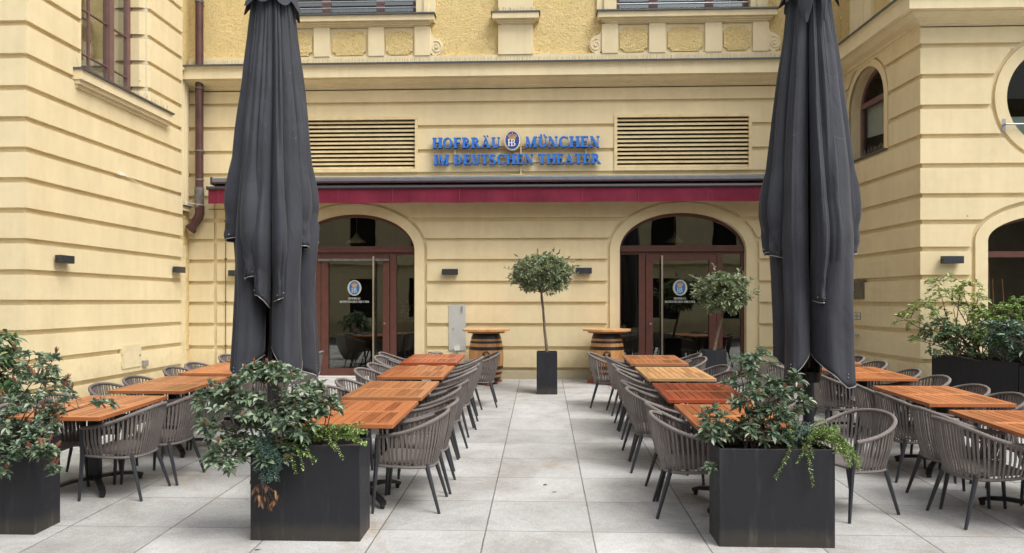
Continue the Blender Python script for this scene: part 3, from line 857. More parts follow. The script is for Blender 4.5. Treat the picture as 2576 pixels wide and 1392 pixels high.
for e, s in ((a0, -1), (a1, 1)): mb.box(e - .02, e + .015, .02, .37, z0 - .03, z1 + .005); mb.box(e - .012, e + .012, .30, .565, zb0 - .004, zb2 + .004)
mb.build('end_cap', 'bar_metal', aw)
# -------------------------------------------------------------- entrance doors
def door(c, mir, label):
    S = -1 if mir else 1
    g = z_s
    def U(o): return c + S * o * g
    def bx(mb, o0, o1, v0, v1, za, zc): a, b = sorted((U(o0), U(o1))); mb.box(a, b, v0, v1, za, zc)
    v0, v1 = -.17, -.10
    zt0 = B.px(1700, 463 + .3327 * 515)[1]; zt1 = B.px(1700, 463 + .3327 * 463)[1]
    zlg = B.px(1700, 463 + .3327 * 573)[1]; zsg = B.px(1700, 463 + .3327 * 530)[1]
    zb_ = GY + .02; zgb = B.px(1300, 930)[1]
    mb = MB(B)
    # outer arch frame
    mb.strip(arch_line(c, hwd - .001, zsp, ztp - zsp - .001, zb_), arch_line(c, hwd - 15 * g, zsp, ztp - zsp - 24 * g, zb_), v0, v1)
    bx(mb, -462, 462, v0 + .002, v1 + .03, zt0, zt1); bx(mb, -470, 470, v1 + .03, v1 + .06, zt0 + .02, zt0 + .065)
    bx(mb, -325, -277, v0 + .001, v1 + .005, zb_, zt0); bx(mb, 270, 313, v0 + .001, v1 + .005, zb_, zt0)
    bx(mb, -462, -325, v0 + .003, v1 + .001, zsg, zt0); bx(mb, 313, 453, v0 + .003, v1 + .001, zsg, zt0)
    bx(mb, 453, 463, v0 + .003, v1 + .001, zb_, zt0)
    bx(mb, -462, -325, v0 + .003, v1 + .001, zb_, zb_ + .12); bx(mb, 313, 453, v0 + .003, v1 + .001, zb_, zb_ + .12)
    bx(mb, -277, 270, v0 + .003, v1 + .001, zt0 - .05, zt0)
    d = mb.build('door', 'brown_frame', fac); d['label'] = label
    mb = MB(B)
    bx(mb, -272, -219, v0 + .01, v1 + .012, zb_ + .01, zt0 - .052); bx(mb, 211, 266, v0 + .01, v1 + .012, zb_ + .01, zt0 - .052)
    bx(mb, -219, 211, v0 + .012, v1 + .010, zlg, zt0 - .052); bx(mb, -219, 211, v0 + .012, v1 + .010, zb_ + .01, zgb)
    bx(mb, -219, 211, v1 + .010, v1 + .02, zb_ + .01, zb_ + .12)
    mb.build('door_leaf', 'brown_frame', d)
    mb = MB(B)
    bx(mb, -219, 211, -.142, -.136, zgb, zlg); mb.build('leaf_pane', 'glass', d)
    for o0, o1 in ((-462, -325), (313, 453)):
        mb = MB(B); bx(mb, o0, o1, -.142, -.136, zb_ + .12, zsg); mb.build('sidelight_pane', 'glass', d)
    mb = MB(B); pts = arch_line(c, hwd - 15 * g, zsp, ztp - zsp - 24 * g, zt1); mb.poly([(u, -.138, max(z, zt1)) for u, z in pts]); mb.build('transom_pane', 'glass', d)
    ph = -152
    mb = MB(B)
    hz1 = B.px(1700, 643)[1]; hz0 = GY + .18
    mb.tube([B.p(U(ph), -.02, hz0), B.p(U(ph), -.02, hz1)], .019, 12)
    for z in (hz0 + .15, hz1 - .12, (hz0 + hz1) / 2): mb.tube([B.p(U(ph), -.02, z), B.p(U(ph), -.13, z)], .009, 8)
    mb.build('pull_bar', 'steel', d, smooth=True)
    mb = MB(B); zk = B.px(1700, 463 + .3327 * 1058)[1]
    kb = B.p(U(-240), v1 + .012, zk)
    mb.tube([kb, kb - Vector((0, .05, 0))], .008, 8); mb.tube([kb - Vector((0, .045, 0)), kb - Vector((0, .075, 0))], [.017, .024], 12); mb.build('knob', 'steel', d, smooth=True)
    if mir:
        mb = MB(B); zr = B.px(1300, 463 + .3327 * 572)[1]; bx(mb, -272, 285, v1 + .012, v1 + .05, zr - .02, zr + .025); mb.build('closer_rail', 'pipe_grey', d)
    # window transfer
    lc = c - S * 0 - .02; lz = B.px(1700, 463 + .3327 * 784)[1]; la = 55 * g; lb = 61 * g
    mb = MB(B); mb.prism(ell(lc, lz, la, lb), -.135, -.1335); st = mb.build('sticker', 'emblem_beige', d)
    mb = MB(B); mb.prism(ell(lc, lz, la * .93, lb * .94), -.1335, -.1325); mb.build('sticker_ring', 'decal_white', d)
    mb = MB(B); mb.prism(ell(lc, lz, la * .74, lb * .86), -.1325, -.1315); mb.build('sticker_field', 'emblem_blue_light', d)
    mb = MB(B); crown(mb, lc, lz + lb * .38, la * .85, -.1315, -.130); mb.build('sticker_crown', 'emblem_gold', d)
    mb = MB(B); hbmono(mb, lc - .005, lz - lb * .62, lb * .64, -.1315, -.130)
    def tz(y): return B.px(1300, 463 + .3327 * y)[1]
    write(mb, 'HOFBRÄU', lc - 47 * g, tz(874), tz(858) - tz(874), 94 * g, -.135, -.133)
    write(mb, 'IM DEUTSCHEN THEATER', lc - 116 * g, tz(899), tz(883) - tz(899), 232 * g, -.135, -.133)
    mb.build('sticker_text', 'decal_white', d)
    mb = MB(B); mb.box(c - hwd + .0, c + hwd, -.2, .10, GY - .05, GY + .035); mb.build('threshold', 'stone_step', d)
door(cL, True, 'brown glazed door half hidden by the left parasol'); door(cR, False, 'brown glazed door behind the potted standard tree')
mb = MB(B)
x0, x1, y0, y1, q0, q1 = cL - 1.6, cR + 1.6, -4.2, -.21, GY - .05, 4.05
mb.q((x0, y0, q0), (x1, y0, q0), (x1, y0, q1), (x0, y0, q1)); mb.q((x0, y0, q0), (x0, y1, q0), (x0, y1, q1), (x0, y0, q1)); mb.q((x1, y0, q0), (x1, y1, q0), (x1, y1, q1), (x1, y0, q1))
mb.q((x0, y0, q1), (x1, y0, q1), (x1, y1, q1), (x0, y1, q1)); mb.q((x0, y0, q0), (x1, y0, q0), (x1, y1, q0), (x0, y1, q0))
band(mb, x0, x1, q0, q1, arx, y1)
mb.build('interior', 'room', fac)

# pendant lamps, curtain, flowers inside
for (px, lab) in ((897, 'small glass pendant lamp behind the fanlight of the left door'), (1697, 'small glass pendant lamp behind the fanlight of the right door')):
    p = Pd(px, 612, 15.6)
    t = thing('pendant_lamp', lab, 'lamp', p, group='pendant lamps inside')
    mb = MB(); mb.lathe(p, [(.20, 0), (.19, .03), (.10, .10), (.05, .16), (.03, .2)], 24); mb.build('lamp_shade', 'lamp_glass_shade', t, smooth=True)
    mb = MB(); mb.tube([p + Vector((0, 0, .2)), (p.x, p.y, 4.04)], .006, 6); mb.lathe(p, [(.204, -.015), (.206, .0), (.2, .005)], 24); mb.build('lamp_cord', 'brass', t)
p = Pd(1590, 640, 15.3); mb = MB()
pts = [(1562, 0), (1572, .06), (1582, 0), (1592, .06), (1600, 0)]
for (xa, va), (xb, vb) in zip(pts, pts[1:]):
    a = Pd(xa, 700, 15.1 + va); b_ = Pd(xb, 700, 15.1 + vb); mb.quad((a.x, a.y, GY), (b_.x, b_.y, GY), (b_.x, b_.y, 3.5), (a.x, a.y, 3.5))
tag(mb.build('curtain', 'curtain', fixn=False), 'dark curtain inside the left sidelight of the right door', 'curtain')

# ------------------------------------------------------------------ foliage tools
class Fol:
    def __init__(s, seed=1): s.v = []; s.f = []; s.r = random.Random(seed)
    def leaf(s, p, d, L_, W, droop=.25, up=None):
        r = s.r; d = d.normalized()
        x = d.cross(up if up is not None else Vector((0, 0, 1)))
        if x.length < .1: x = Vector((1, 0, 0))
        x.normalize(); x = Matrix.Rotation(r.uniform(-.7, .7), 3, d) @ x
        n = x.cross(d).normalized()
        if n.z < 0: n = -n
        k = len(s.v); f = .16 * W
        def q(t, w, h): return p + d * (L_ * t) + x * (w * W * .5) + n * (h) - Vector((0, 0, 1)) * droop * L_ * t * t
        s.v += [q(0, 0, 0), q(.3, -.85, f), q(.66, -.85, f), q(1, 0, 0), q(.66, .85, f), q(.3, .85, f), q(.3, 0, -f * .3), q(.66, 0, -f * .3)]
        s.f += [(k, k + 6, k + 1), (k + 6, k + 7, k + 2, k + 1), (k + 7, k + 3, k + 2), (k, k + 5, k + 6), (k + 6, k + 5, k + 4, k + 7), (k + 7, k + 4, k + 3)]
    def whorl(s, p, d, n, L_, W, open_=1.1, droop=.25):
        d = d.normalized(); o = d.orthogonal().normalized(); a0 = s.r.uniform(0, 6.28)
        for i in range(n):
            a = a0 + 2 * pi * i / n + s.r.uniform(-.35, .35); op = open_ * s.r.uniform(.65, 1.2)
            ax = Matrix.Rotation(a, 3, d) @ o
            s.leaf(p - d * s.r.uniform(0, .35) * L_, d * cos(op) + ax * sin(op), L_ * s.r.uniform(.7, 1.15), W * s.r.uniform(.8, 1.15), droop)
    def build(s, name, mat, parent, smooth=False):
        mb = MB(); mb.v = s.v; mb.f = s.f
        return mb.build(name, mat, parent, fixn=False, smooth=smooth)
def bez(a, b, c, n=7): return [a * (1 - t) ** 2 + b * 2 * t * (1 - t) + c * t * t for t in [i / n for i in range(n + 1)]]
def rnd_in(r, E):
    c, rx, ry, rz = E
    while True:
        x, y, z = r.uniform(-1, 1), r.uniform(-1, 1), r.uniform(-1, 1); q = x * x + y * y + z * z
        if q <= 1: break
    s = (q ** .5 ** .5) if q > 0 else 1
    k = q ** .25 / (q ** .5 + 1e-9) * .95 if q > .05 else 1
    k = min(k, 1 / (q ** .5 + 1e-9))
    return Vector((c.x + x * k * rx, c.y + y * k * ry, c.z + z * k * rz))
def shrub(root, bases, env, nstem, leafL, leafW, mat, seed, whorl=6, side=5, shoots=0, stem_r=.007, droop=.25, twig_mat='twig', open_=1.1, shoot_s=1, nmul=1, outward=.6):
    """env: list of (ellipsoid, twigs)"""
    r = random.Random(seed); F = Fol(seed); SH = Fol(seed + 5); W = MB()
    stems = []
    for i in range(nstem):
        E = env[i % len(env)][0]; t = rnd_in(r, (E[0], E[1] * .7, E[2] * .7, E[3] * .7)); b = r.choice(bases)
        b = b + Vector((r.uniform(-.04, .04), r.uniform(-.03, .03), 0))
        m = b.lerp(t, .5) + Vector((r.uniform(-.05, .05), r.uniform(-.05, .05), abs(t.z - b.z) * .18))
        pts = bez(b, m, t, 9); pts = [p + Vector((r.uniform(-1, 1), r.uniform(-1, 1), 0)) * .006 for p in pts]
        W.tube(pts, stem_r, 5, True, stem_r * .45); stems.append(pts)
    cen = sum((b for b in bases), Vector()) / len(bases)
    for E, n in env:
        for i in range(int(n * nmul)):
            t = rnd_in(r, E)
            best = None; bd = 9
            for st in stems:
                for p in st[2:]:
                    dd = (p - t).length + max(0, p.z - t.z) * .5
                    if dd < bd: bd = dd; best = p
            m = best.lerp(t, .5) + Vector((r.uniform(-.02, .02), r.uniform(-.02, .02), .15 * bd))
            pts = bez(best, m, t, 5)
            W.tube(pts, stem_r * .42, 4, False, stem_r * .2)
            d = (pts[-1] - pts[-2]).normalized()
            out = (t - (E[0] - Vector((0, 0, E[3])))).normalized()
            d = (d * .5 + out * outward + Vector((0, 0, .35)) + Vector((r.uniform(-.3, .3), r.uniform(-.3, .3), 0))).normalized()
            F.whorl(t, d, whorl, leafL, leafW, open_, droop)
            for k in range(side):
                s_ = r.uniform(.35, .95); j = int(s_ * 5); q = pts[j].lerp(pts[min(j + 1, 5)], s_ * 5 - j)
                F.leaf(q, Vector((r.uniform(-1, 1), r.uniform(-1, 1), r.uniform(-.2, .7))), leafL * r.uniform(.6, 1), leafW * r.uniform(.8, 1), droop)
            if r.random() < shoots:
                for k in range(7):
                    SH.leaf(t + d * r.uniform(0, .012) * shoot_s, d * .6 + Vector((r.uniform(-.3, .3), r.uniform(-.3, .3), .8)), leafL * .62 * shoot_s, leafW * .42, 0)
    W.build('stem', twig_mat, root, smooth=True); F.build('foliage', mat, root)
    if SH.v: tag(SH.build('new_shoots', 'shoot_red', root), kind='stuff')
def env(px, py, d, rx, ry, rd_, n):
    s = d / FPX; return ((Pd(px, py, d), rx * s, rd_, ry * s), n)
def vine(F, W, p, path, L_, W_, step=.012, r0=.003):
    """strand through points, opposite small leaves"""
    W.tube(path, r0, 4, False, r0 * .5)
    for a, b in zip(path, path[1:]):
        n = max(1, int((b - a).length / step)); d = (b - a).normalized()
        for i in range(n):
            q = a.lerp(b, i / n); ax = d.orthogonal(); ax = Matrix.Rotation(F.r.uniform(0, 6.28), 3, d) @ ax
            F.leaf(q, ax + d * .4, L_ * F.r.uniform(.6, 1.1), W_, .1); F.leaf(q, -ax + d * .4, L_ * F.r.uniform(.6, 1.1), W_, .1)

# ------------------------------------------------------------------ wall lamps
def wall_lamp(fr, u, z, label, w=.30, proto=[None]):
    rot = math.atan2(fr.U.y, fr.U.x)
    loc = fr.p(u, PD, z)
    if proto[0] is None:
        t = thing('wall_lamp', label, 'lamp', loc, rot, group='slim dark wall lamps')
        mb = MB()
        mb.box(-w / 2, w / 2, -.125, -.03, -.055, .055); o = mb.build('housing', 'lamp_metal', t, local=True, bevel=.004)
        mb = MB(); mb.box(-w / 2 + .05, w / 2 - .05, -.03, 0, -.035, .035); mb.build('bracket', 'lamp_metal', t, local=True)
        mb = MB(); mb.tube([(-w / 2, -.06, 0), (-w / 2 - .012, -.06, 0)], .01, 8); mb.build('screw', 'black_iron', t, local=True)
        proto[0] = t; return t
    return dup(proto[0], loc, (0, 0, rot), label, 'slim dark wall lamps')
def wl(fr, px, py, label):
    u, z = fr.px(px, py); return wall_lamp(fr, u, z, label)
wl(B, 1134, 685, 'dark wall lamp between the left door and the middle standard tree')
wl(B, 1467.5, 682, 'dark wall lamp just left of the right door arch')
wl(B, 602, 688, 'dark wall lamp almost hidden behind the left parasol')
wl(LS, 141, 653, 'dark wall lamp nearest the camera on the left wing')
wl(LS, 434, 679, 'dark wall lamp at the far end of the left wing')
wl(RF, 2384, 655, 'dark wall lamp on the right wing above the yellowish shrub')

# ==================================================================== LEFT WING
lw = thing('building', 'cream left wing with tall divided window above a moulded sill', 'building', (-6.81, 9.8, gz(9.8)))
wy0 = LS.px(196, 100)[0]; wy1 = LS.px(371, 300)[0]
wzs = LS.px(250, 222)[1]
wzs = (LS.px(196, 180)[1] + LS.px(360, 262)[1]) / 2
wexl = [Ex('rect', (wy0 + wy1) / 2, (wy1 - wy0) / 2, 9.6, z0=wzs)]
mb = MB(LS); band(mb, 9.80, 14.10, 0, 12.5, wexl, 0)
mb.q((14.10, 0, 0), (14.10, -.3, 0), (14.10, -.3, 12.5), (14.10, 0, 12.5))
mb.fr = LF; band(mb, -22, -6.81, 0, 12.5, [], 0)
mb.build('wall', 'cream', lw)
mb = wallpanels(LS, GL, 9.80, 14.10, wexl, 12.5)
# splayed, grooved reveals
for a, b in zip(GL, GL[1:]):
    if b < wzs: continue
    za = max(a, wzs); zc = b - GH
    if zc <= za or zc > 9.6: continue
    mb.q((wy1, PD, za), (wy1 + .0, PD, zc), (wy1 - .07, -.11, zc), (wy1 - .07, -.11, za))
    mb.q((wy1 - .07, -.11, za), (wy1 - .07, -.11, zc), (wy1 - .07, -.36, zc), (wy1 - .07, -.36, za))
    mb.q((wy1, PD, za), (wy1 - .07, -.11, za), (wy1 - .03, -.11, za), (wy1, 0, za)); mb.q((wy1 - .07, -.11, za), (wy1 - .07, -.36, za), (wy1 - .04, -.36, za), (wy1 - .04, -.11, za))
mb.fr = LF
for a, b in zip(GL, GL[1:]): band(mb, -22, -6.76, a, b - GH, [], PD, 0)
mb.fr = LS
mb.q((wy1 - .03, 0, wzs), (wy1 - .03, -.36, wzs), (wy1 - .03, -.36, 9.6), (wy1 - .03, 0, 9.6))
mb.q((wy0, PD, wzs), (wy0, -.36, wzs), (wy0, -.36, 9.6), (wy0, PD, 9.6)); mb.q((wy0, 0, 9.6), (wy1, 0, 9.6), (wy1, -.36, 9.6), (wy0, -.36, 9.6))
mb.build('rusticated_blocks', 'cream', lw)
mb = MB(LS)
sa = LS.px(177, 190)[0]; sb = LS.px(411, 290)[0]
for k, (e, z0, z1, v) in enumerate(((0, -.16, -.02, .17), (.02, -.22, -.16, .13), (.04, -.27, -.22, .08))): mb.box(sa + e, sb - e, 0, v, wzs + z0, wzs + z1)
sl = mb.build('window_sill', 'cream_trim', lw)
mb = MB(LS); mb.box(sa - .02, sb + .02, -.3, .20, wzs - .02, wzs + .008); mb.build('sill_flashing', 'flashing', sl)
# window joinery
wa, wb = wy0, wy1 - .03
mb = MB(LS); W_ = wb - wa
def vb(t0, t1, v0=-.33, v1=-.26): mb.box(wa + W_ * t0, wa + W_ * t1, v0, v1, wzs, 9.6)
vb(0, .05); vb(.93, 1); vb(.635, .70, -.32, -.235); vb(.37, .39, -.31, -.275)
for z in (wzs, wzs + .0): pass
mb.box(wa, wb, -.325, -.265, wzs, wzs + .07)
for i in range(5): mb.box(wa, wb, -.308, -.277, wzs + .45 + .69 * i - .011, wzs + .45 + .69 * i + .011)
wn = mb.build('window', 'mauve_frame', lw)
mb = MB(LS); mb.q((wa, -.295, wzs), (wb, -.295, wzs), (wb, -.295, 9.6), (wa, -.295, 9.6)); mb.build('pane', 'glass_soft', wn)
mb = roombox(LS, wa - .01, wb + .02, wzs - .01, 9.61, -.28, -.5); mb.build('blind', 'box_taupe', wn)
mb = MB(); spikes(LS.p(sa + .02, .1, wzs + .008), LS.p(sb - .02, .1, wzs + .008), 46, .13, .6, 9); tag(mb.build('bird_spikes', 'spike_wire', lw), kind='stuff')
# service panel and small box, cable with lamp
mb = MB(LS)
u0, zt = LS.px(298, 871); u1, zt2 = LS.px(346, 866); zb_ = LS.px(320, 925)[1]
mb.box(u0, u1, 0, .066, zb_, zt + .01)
for z in (zb_ + .08, zt - .1): mb.box(u0 - .02, u0 + .01, .03, .072, z - .04, z + .04)
sp = mb.build('service_hatch', 'panel_paint', lw)
mb = MB(LS); mb.tube([LS.p(u1 - .05, .06, (zb_ + zt) / 2), LS.p(u1 - .05, .078, (zb_ + zt) / 2)], .014, 8); mb.build('lock', 'box_taupe', sp)
mb = MB(LS); u0, zq = LS.px(349, 922); u1, zr = LS.px(360, 909); mb.box(u0, u1, 0.03, .10, zq, zr + .02); tag(mb.build('junction_box', 'grey_plastic', bevel=.006), 'small grey socket box beside the cream service hatch', 'junction box')
mb = MB(LS); u0, zq = LS.px(296, 438); mb.box(u0 - .06, u0 + .08, .03, .07, zq - .02, zq + .02); t_ = mb.build('cable_anchor', 'white_plastic')
tag(t_, 'white wall clip holding a thin cable high on the left wing', 'cable clip')
mb = MB(); a = LS.p(u0 + .08, .05, zq); b_ = B.p(-6.45, .12, 3.72)
mb.tube([a.lerp(b_, i / 10) - Vector((0, 0, .10 * sin(pi * i / 10))) for i in range(11)], .004, 4); tag(mb.build('cable', 'white_plastic'), 'thin pale cable sagging from the left wing to the downpipe', 'cable')

# recessed return between wing and facade
RT = Frame((-6.835, 0, 0), (0, 1, 0), (1, 0, 0))
mb = MB(RT); mb.q((14.08, 0, 0), (14.62, 0, 0), (14.62, 0, 12.5), (14.08, 0, 12.5)); mb.build('return_wall', 'rough_plaster', lw)
mb = MB(RT)
ya, yb = 14.11, 14.40
za = 3.68; zc = 6.17
mb.box(ya, yb, 0, .03, za, zc)
for z0, z1, v in ((zc, zc + .07, .05), (zc + .07, zc + .12, .09), (za - .08, za, .07)): mb.box(ya, yb + .03, 0, v, z0, z1)
mb.box(ya + .12, ya + .15, .03, .045, za + .1, zc - .1); mb.box(ya + .2, yb, .03, .05, za, zc)
mb.build('panel_strip', 'cream_trim', lw)
mb = MB(RT); mb.box(ya, yb + .05, 0, .1, za + .0, za + .02); mb.build('strip_flashing', 'flashing', lw)
mb = MB(RT); mb.box(14.11, 14.36, .0, .02, 0, 2.93); mb.build('niche', 'panel_paint', lw)
# downpipe
px0 = Pd(501.5, 600, 14.6)
pp = thing('downpipe', 'brown rain downpipe in the corner beside the left wing, ending in an elbow', 'pipe', (px0.x, px0.y, 2.9))
X, Y = px0.x, px0.y
zE = Pd(500, 541, 14.6).z; zc_ = Pd(500, 505, 14.6).z
mb = MB(); mb.tube([(X, Y, 12), (X, Y, zc_ + .2)], .075, 16); mb.build('shaft', 'pipe_brown', pp, smooth=True)
mb = MB(); mb.tube([(X, Y, zc_ + .25), (X, Y, zc_ - .1), (X, Y, zc_ - .16)], [.088, .088, .08], 16); mb.build('coupling', 'pipe_grey', pp, smooth=True)
mb = MB(); mb.tube([(X + .01, Y, zc_ - .1), (X + .01, Y, zE + .02), (X - .01, Y, zE - .04), (X - .09, Y, zE - .16), (X - .16, Y + .0, zE - .26)], .085, 16); mb.tube([(X - .15, Y, zE - .25), (X - .18, Y, zE - .285)], .11, 16); mb.build('elbow', 'pipe_brown', pp, smooth=True)
for z in (7.6, 5.95, 4.75, 4.2, 3.72):
    mb = MB(); mb.tube([(X, Y, z - .015), (X, Y, z + .015)], .084, 16); mb.box(X - .01, X + .01, Y, 14.56, z - .01, z + .01); mb.build('clamp', 'pipe_grey', pp)
# thin conduit down the facade
u, zt = B.px(571.5, 528)
mb = MB(B); mb.tube([B.p(u - .33, PD + .02, zt), B.p(u - .02, PD + .02, zt), B.p(u, PD + .02, zt - .02), B.p(u, PD + .02, GY + .1)], .007, 6)
cd = mb.build('lightning_conductor', 'cable_dark'); tag(cd, 'thin brown rod with clips running down the wall left of the parasol', 'conductor')
for y in (558, 653, 760, 870): z = B.px(571, y)[1]; mb = MB(B); mb.tube([B.p(u, PD, z), B.p(u, PD + .045, z)], .018, 8); mb.build('clip', 'cable_dark', cd)

# ==================================================================== RIGHT WING
rw = thing('building', 'cream right wing with round window, arched window and heavy cornice', 'building', (5.74, 11.78, gz(11.78)))
# small arched window in the side
s0 = RS.px(2229.5, 300)[0]; s1 = RS.px(2141, 300)[0]; sc_ = (s0 + s1) / 2; shw = abs(s1 - s0) / 2
szt = RS.px(2185, 170)[1]; szb = (RS.px(2141, 408)[1] + RS.px(2229, 378)[1]) / 2
szs = szt - shw
sex = Ex('arch', sc_, shw, szs, shw, z0=szb); sexo = Ex('arch', sc_, shw + .17, szs, shw + .17, z0=szb - .02)
RL = (RB - RC).length
mb = MB(RS); band(mb, 0, RL + .1, 0, 6.2, [sex], 0)
reveal(mb, arch_line(sc_, shw, szs, shw, szb), .042, -.24); mb.q((sc_ - shw, .03, szb), (sc_ + shw, .03, szb), (sc_ + shw, -.24, szb), (sc_ - shw, -.24, szb))
# front face openings
cw = RF.px(2660, 300)[0]; awl = RF.px(2481.5, 700)[0]; ahw = cw - awl
azs = RF.px(2500, 606)[1]; azt = RF.px(2600, 540)[1]; arise = azt - azs
rr = (RF.px(2660 + 132, 300)[0] - cw); rcz = RF.px(2600, 247)[1]
g_ = RF.px(2481.5, 700)[0] - RF.px(2450, 700)[0]; g2 = RF.px(2481.5, 700)[0] - RF.px(2439, 700)[0]
axr = Ex('arch', cw, ahw, azs, arise); axro = Ex('arch', cw, ahw + g2, azs, arise + g2)
kr = Ex('circ', cw, rr, rcz, rr); kro = Ex('circ', cw, rr * 173 / 132, rcz, rr * 173 / 132)
mb.fr = RF; band(mb, 5.74, 16, 0, 6.2, [axr, kr], 0)
reveal(mb, arch_line(cw, ahw, azs, arise, 0), .042, -.22); reveal(mb, circ_line(cw, rr, rcz, rr), .042, -.2, True)
mb.build('wall', 'cream', rw)
mb = MB(RS)
for a, b in zip(GR, GR[1:]): band(mb, 0, RL + .1, a, b - GH, [sexo], PD, 0)
band(mb, 0, RL + .1, GR[-1], zb(6.25, 1.02), [sexo], PD, 0)
mb.strip(arch_line(sc_, shw, szs, shw, szb), arch_line(sc_, shw + .12, szs, shw + .12, szb), 0, .042)
mb.fr = RF
for a, b in zip(GR, GR[1:]): band(mb, 5.69, 16, a, b - GH, [axro, kro], PD, 0)
band(mb, 5.69, 16, GR[-1], zb(6.25, 1.02), [kro], PD, 0)
mb.strip(arch_line(cw, ahw, azs, arise, 0), arch_line(cw, ahw + g_, azs, arise + g_, 0), 0, .042)
mb.strip(circ_line(cw, rr, rcz, rr), circ_line(cw, rr * 162 / 132, rcz, rr * 162 / 132), 0, .042, True)
mb.build('rusticated_blocks', 'cream', rw)
mb = MB(RS); band(mb, 0, RL + .1, 0, GR[0] - .05, [], .068, 0); mb.fr = RF; band(mb, 5.672, cw - ahw - g2, 0, GR[0] - .05, [], .068, 0); mb.build('plinth', 'plinth', rw)
K = 1.02
RP = [(v, CAMZ + (z - CAMZ) * K) for v, z in CPROF]
path = [(16, 11.78, 0), (5.74, 11.78, 0), (5.61, 14.9, 0)]
path = [path[2], path[1], path[0]]
mb = MB(); sweep(mb, path, RP + [(.42, RP[-1][1] + .002), (0, RP[-1][1] + .08)]); mb.build('cornice', 'cream_trim', rw)
mb = MB(); zt = RP[-1][1]; sweep(mb, path, [(.02, zt + .085), (.435, zt + .007), (.435, zt - .022), (.44, zt - .022), (.445, zt + .015), (.02, zt + .10)]); mb.build('cornice_flashing', 'flashing', rw)
mb = MB(RS); band(mb, 0, RL + .1, 6.2, 13.5, [], 0); mb.fr = RF; band(mb, 5.74, 16, 6.2, 13.5, [], 0); mb.build('upper_wall', 'rough_plaster', rw)
mb = MB(RS)
band(mb, 0, RL, 6.3, zb1 + .08, [], .07, 0)
for a, b in ((.55, .80), (1.75, 2.1)): mb.box(a, b, 0, .09, zb1 + .08, 9)
mb.box(1.35, 2.4, 0, .20, 7.55, 7.72); mb.box(1.4, 2.35, 0, .14, 7.45, 7.55); mb.box(1.5, 2.3, 0, .06, zb1 + .08, 7.45)
mb.fr = RF; band(mb, 5.66, 16, 6.3, zb1 + .08, [], .07, 0)
mb.build('window_apron', 'cream_trim', rw)
mb = MB(); spikes(RS.p(0, .2, zt + .05), RS.p(RL, .2, zt + .05), 130, .13, .4, 12); spikes(RS.p(sc_ - shw, .02, szb + .02), RS.p(sc_ + shw, .02, szb + .02), 26, .1, .4, 15); tag(mb.build('bird_spikes', 'spike_wire', rw), kind='stuff')
# small side window
mb = MB(RS)
mb.strip(arch_line(sc_, shw, szs, shw, szb), arch_line(sc_, shw - .07, szs, shw - .07, szb), -.24, -.17)
ztr = RS.px(2200, 243)[1]
mb.box(sc_ - shw + .07, sc_ + shw - .07, -.235, -.15, ztr - .03, ztr + .06); mb.box(sc_ - shw + .07, sc_ + shw - .07, -.235, -.175, szb, szb + .06)
wn = mb.build('window', 'mauve_frame', rw)
mb = MB(RS); mb.poly([(u, -.205, z) for u, z in arch_line(sc_, shw - .07, szs, shw - .07, szb)]); mb.build('pane', 'glass_soft', wn)
mb = MB(RS); mb.q((sc_ - shw, -.28, szb + .35), (sc_ + shw, -.28, szb + .45), (sc_ + shw, -.28, ztr), (sc_ - shw, -.28, ztr)); mb.build('curtain', 'linen', wn)
mb = roombox(RS, sc_ - shw - .01, sc_ + shw + .01, szb - .01, szt + .01, -.2, -1.0); mb.build('room', 'room', wn)
mb = MB(RS); mb.box(sc_ - shw - .05, sc_ + shw + .05, -.2, .06, szb - .015, szb + .008); mb.build('sill', 'flashing', wn)
# arched front window
mb = MB(RF)
mb.strip(arch_line(cw, ahw, azs, arise, 0), arch_line(cw, ahw - .05, azs, arise - .05, 0), -.2, -.12)
zt_ = RF.px(2500, 639)[1]; mb.box(cw - ahw + .05, cw + ahw - .05, -.19, -.11, zt_ - .045, zt_ + .045); mb.box(cw - ahw + .05, cw + ahw - .05, -.195, -.1, .3, .75)
wn = mb.build('window', 'brown_frame', rw)
mb = MB(RF); mb.poly([(u, -.15, z) for u, z in arch_line(cw, ahw - .05, azs, arise - .05, .75)]); mb.build('pane', 'glass_soft', wn)
mb = roombox(RF, cw - ahw - .02, cw + ahw + .02, 0, azt + .02, -.16, -1.8); mb.build('room', 'box_taupe', wn)
mb = MB(RF)
for x, y0, y1 in ((2530, 655, 830), (2541, 700, 830), (2566, 700, 780)):
    a = RF.px(x, y0); b_ = RF.px(x + 6, y1); mb.tube([RF.p(a[0], -.45, a[1]), RF.p(b_[0], -.45, b_[1])], .008, 5)
mb.build('bamboo_cane', 'oak', wn)
# round window
mb = MB(RF); mb.strip(circ_line(cw, rr, rcz, rr), circ_line(cw, rr - .04, rcz, rr - .04), -.2, -.14, True); wn = mb.build('round_window', 'frame_dark', rw)
mb = MB(RF); mb.poly([(u, -.16, z) for u, z in circ_line(cw, rr - .04, rcz, rr - .04)]); mb.build('pane', 'glass_soft', wn)
mb = roombox(RF, cw - rr - .02, cw + rr + .02, rcz - rr - .02, rcz + rr + .02, -.12, -1.4); mb.build('room', 'room', wn)
mb = MB(RF); zm = RF.px(2550, 300)[1]; mb.box(cw - 1.0, cw + .4, -.5, -.45, zm - .22, zm + .14); mb.build('seat_back', 'mint', wn)
zr_ = RF.px(2550, 316)[1]; ua = RF.px(2521, 316)[0]
mb = MB(RF); mb.tube([RF.p(ua, .03, zr_), RF.p(ua, .09, zr_), RF.p(2 * cw - ua, .09, zr_), RF.p(2 * cw - ua, .03, zr_)], .014, 8); mb.box(ua - .025, ua + .025, .03, .045, zr_ - .09, zr_ + .09); mb.build('guard_rail', 'rail_steel', wn)
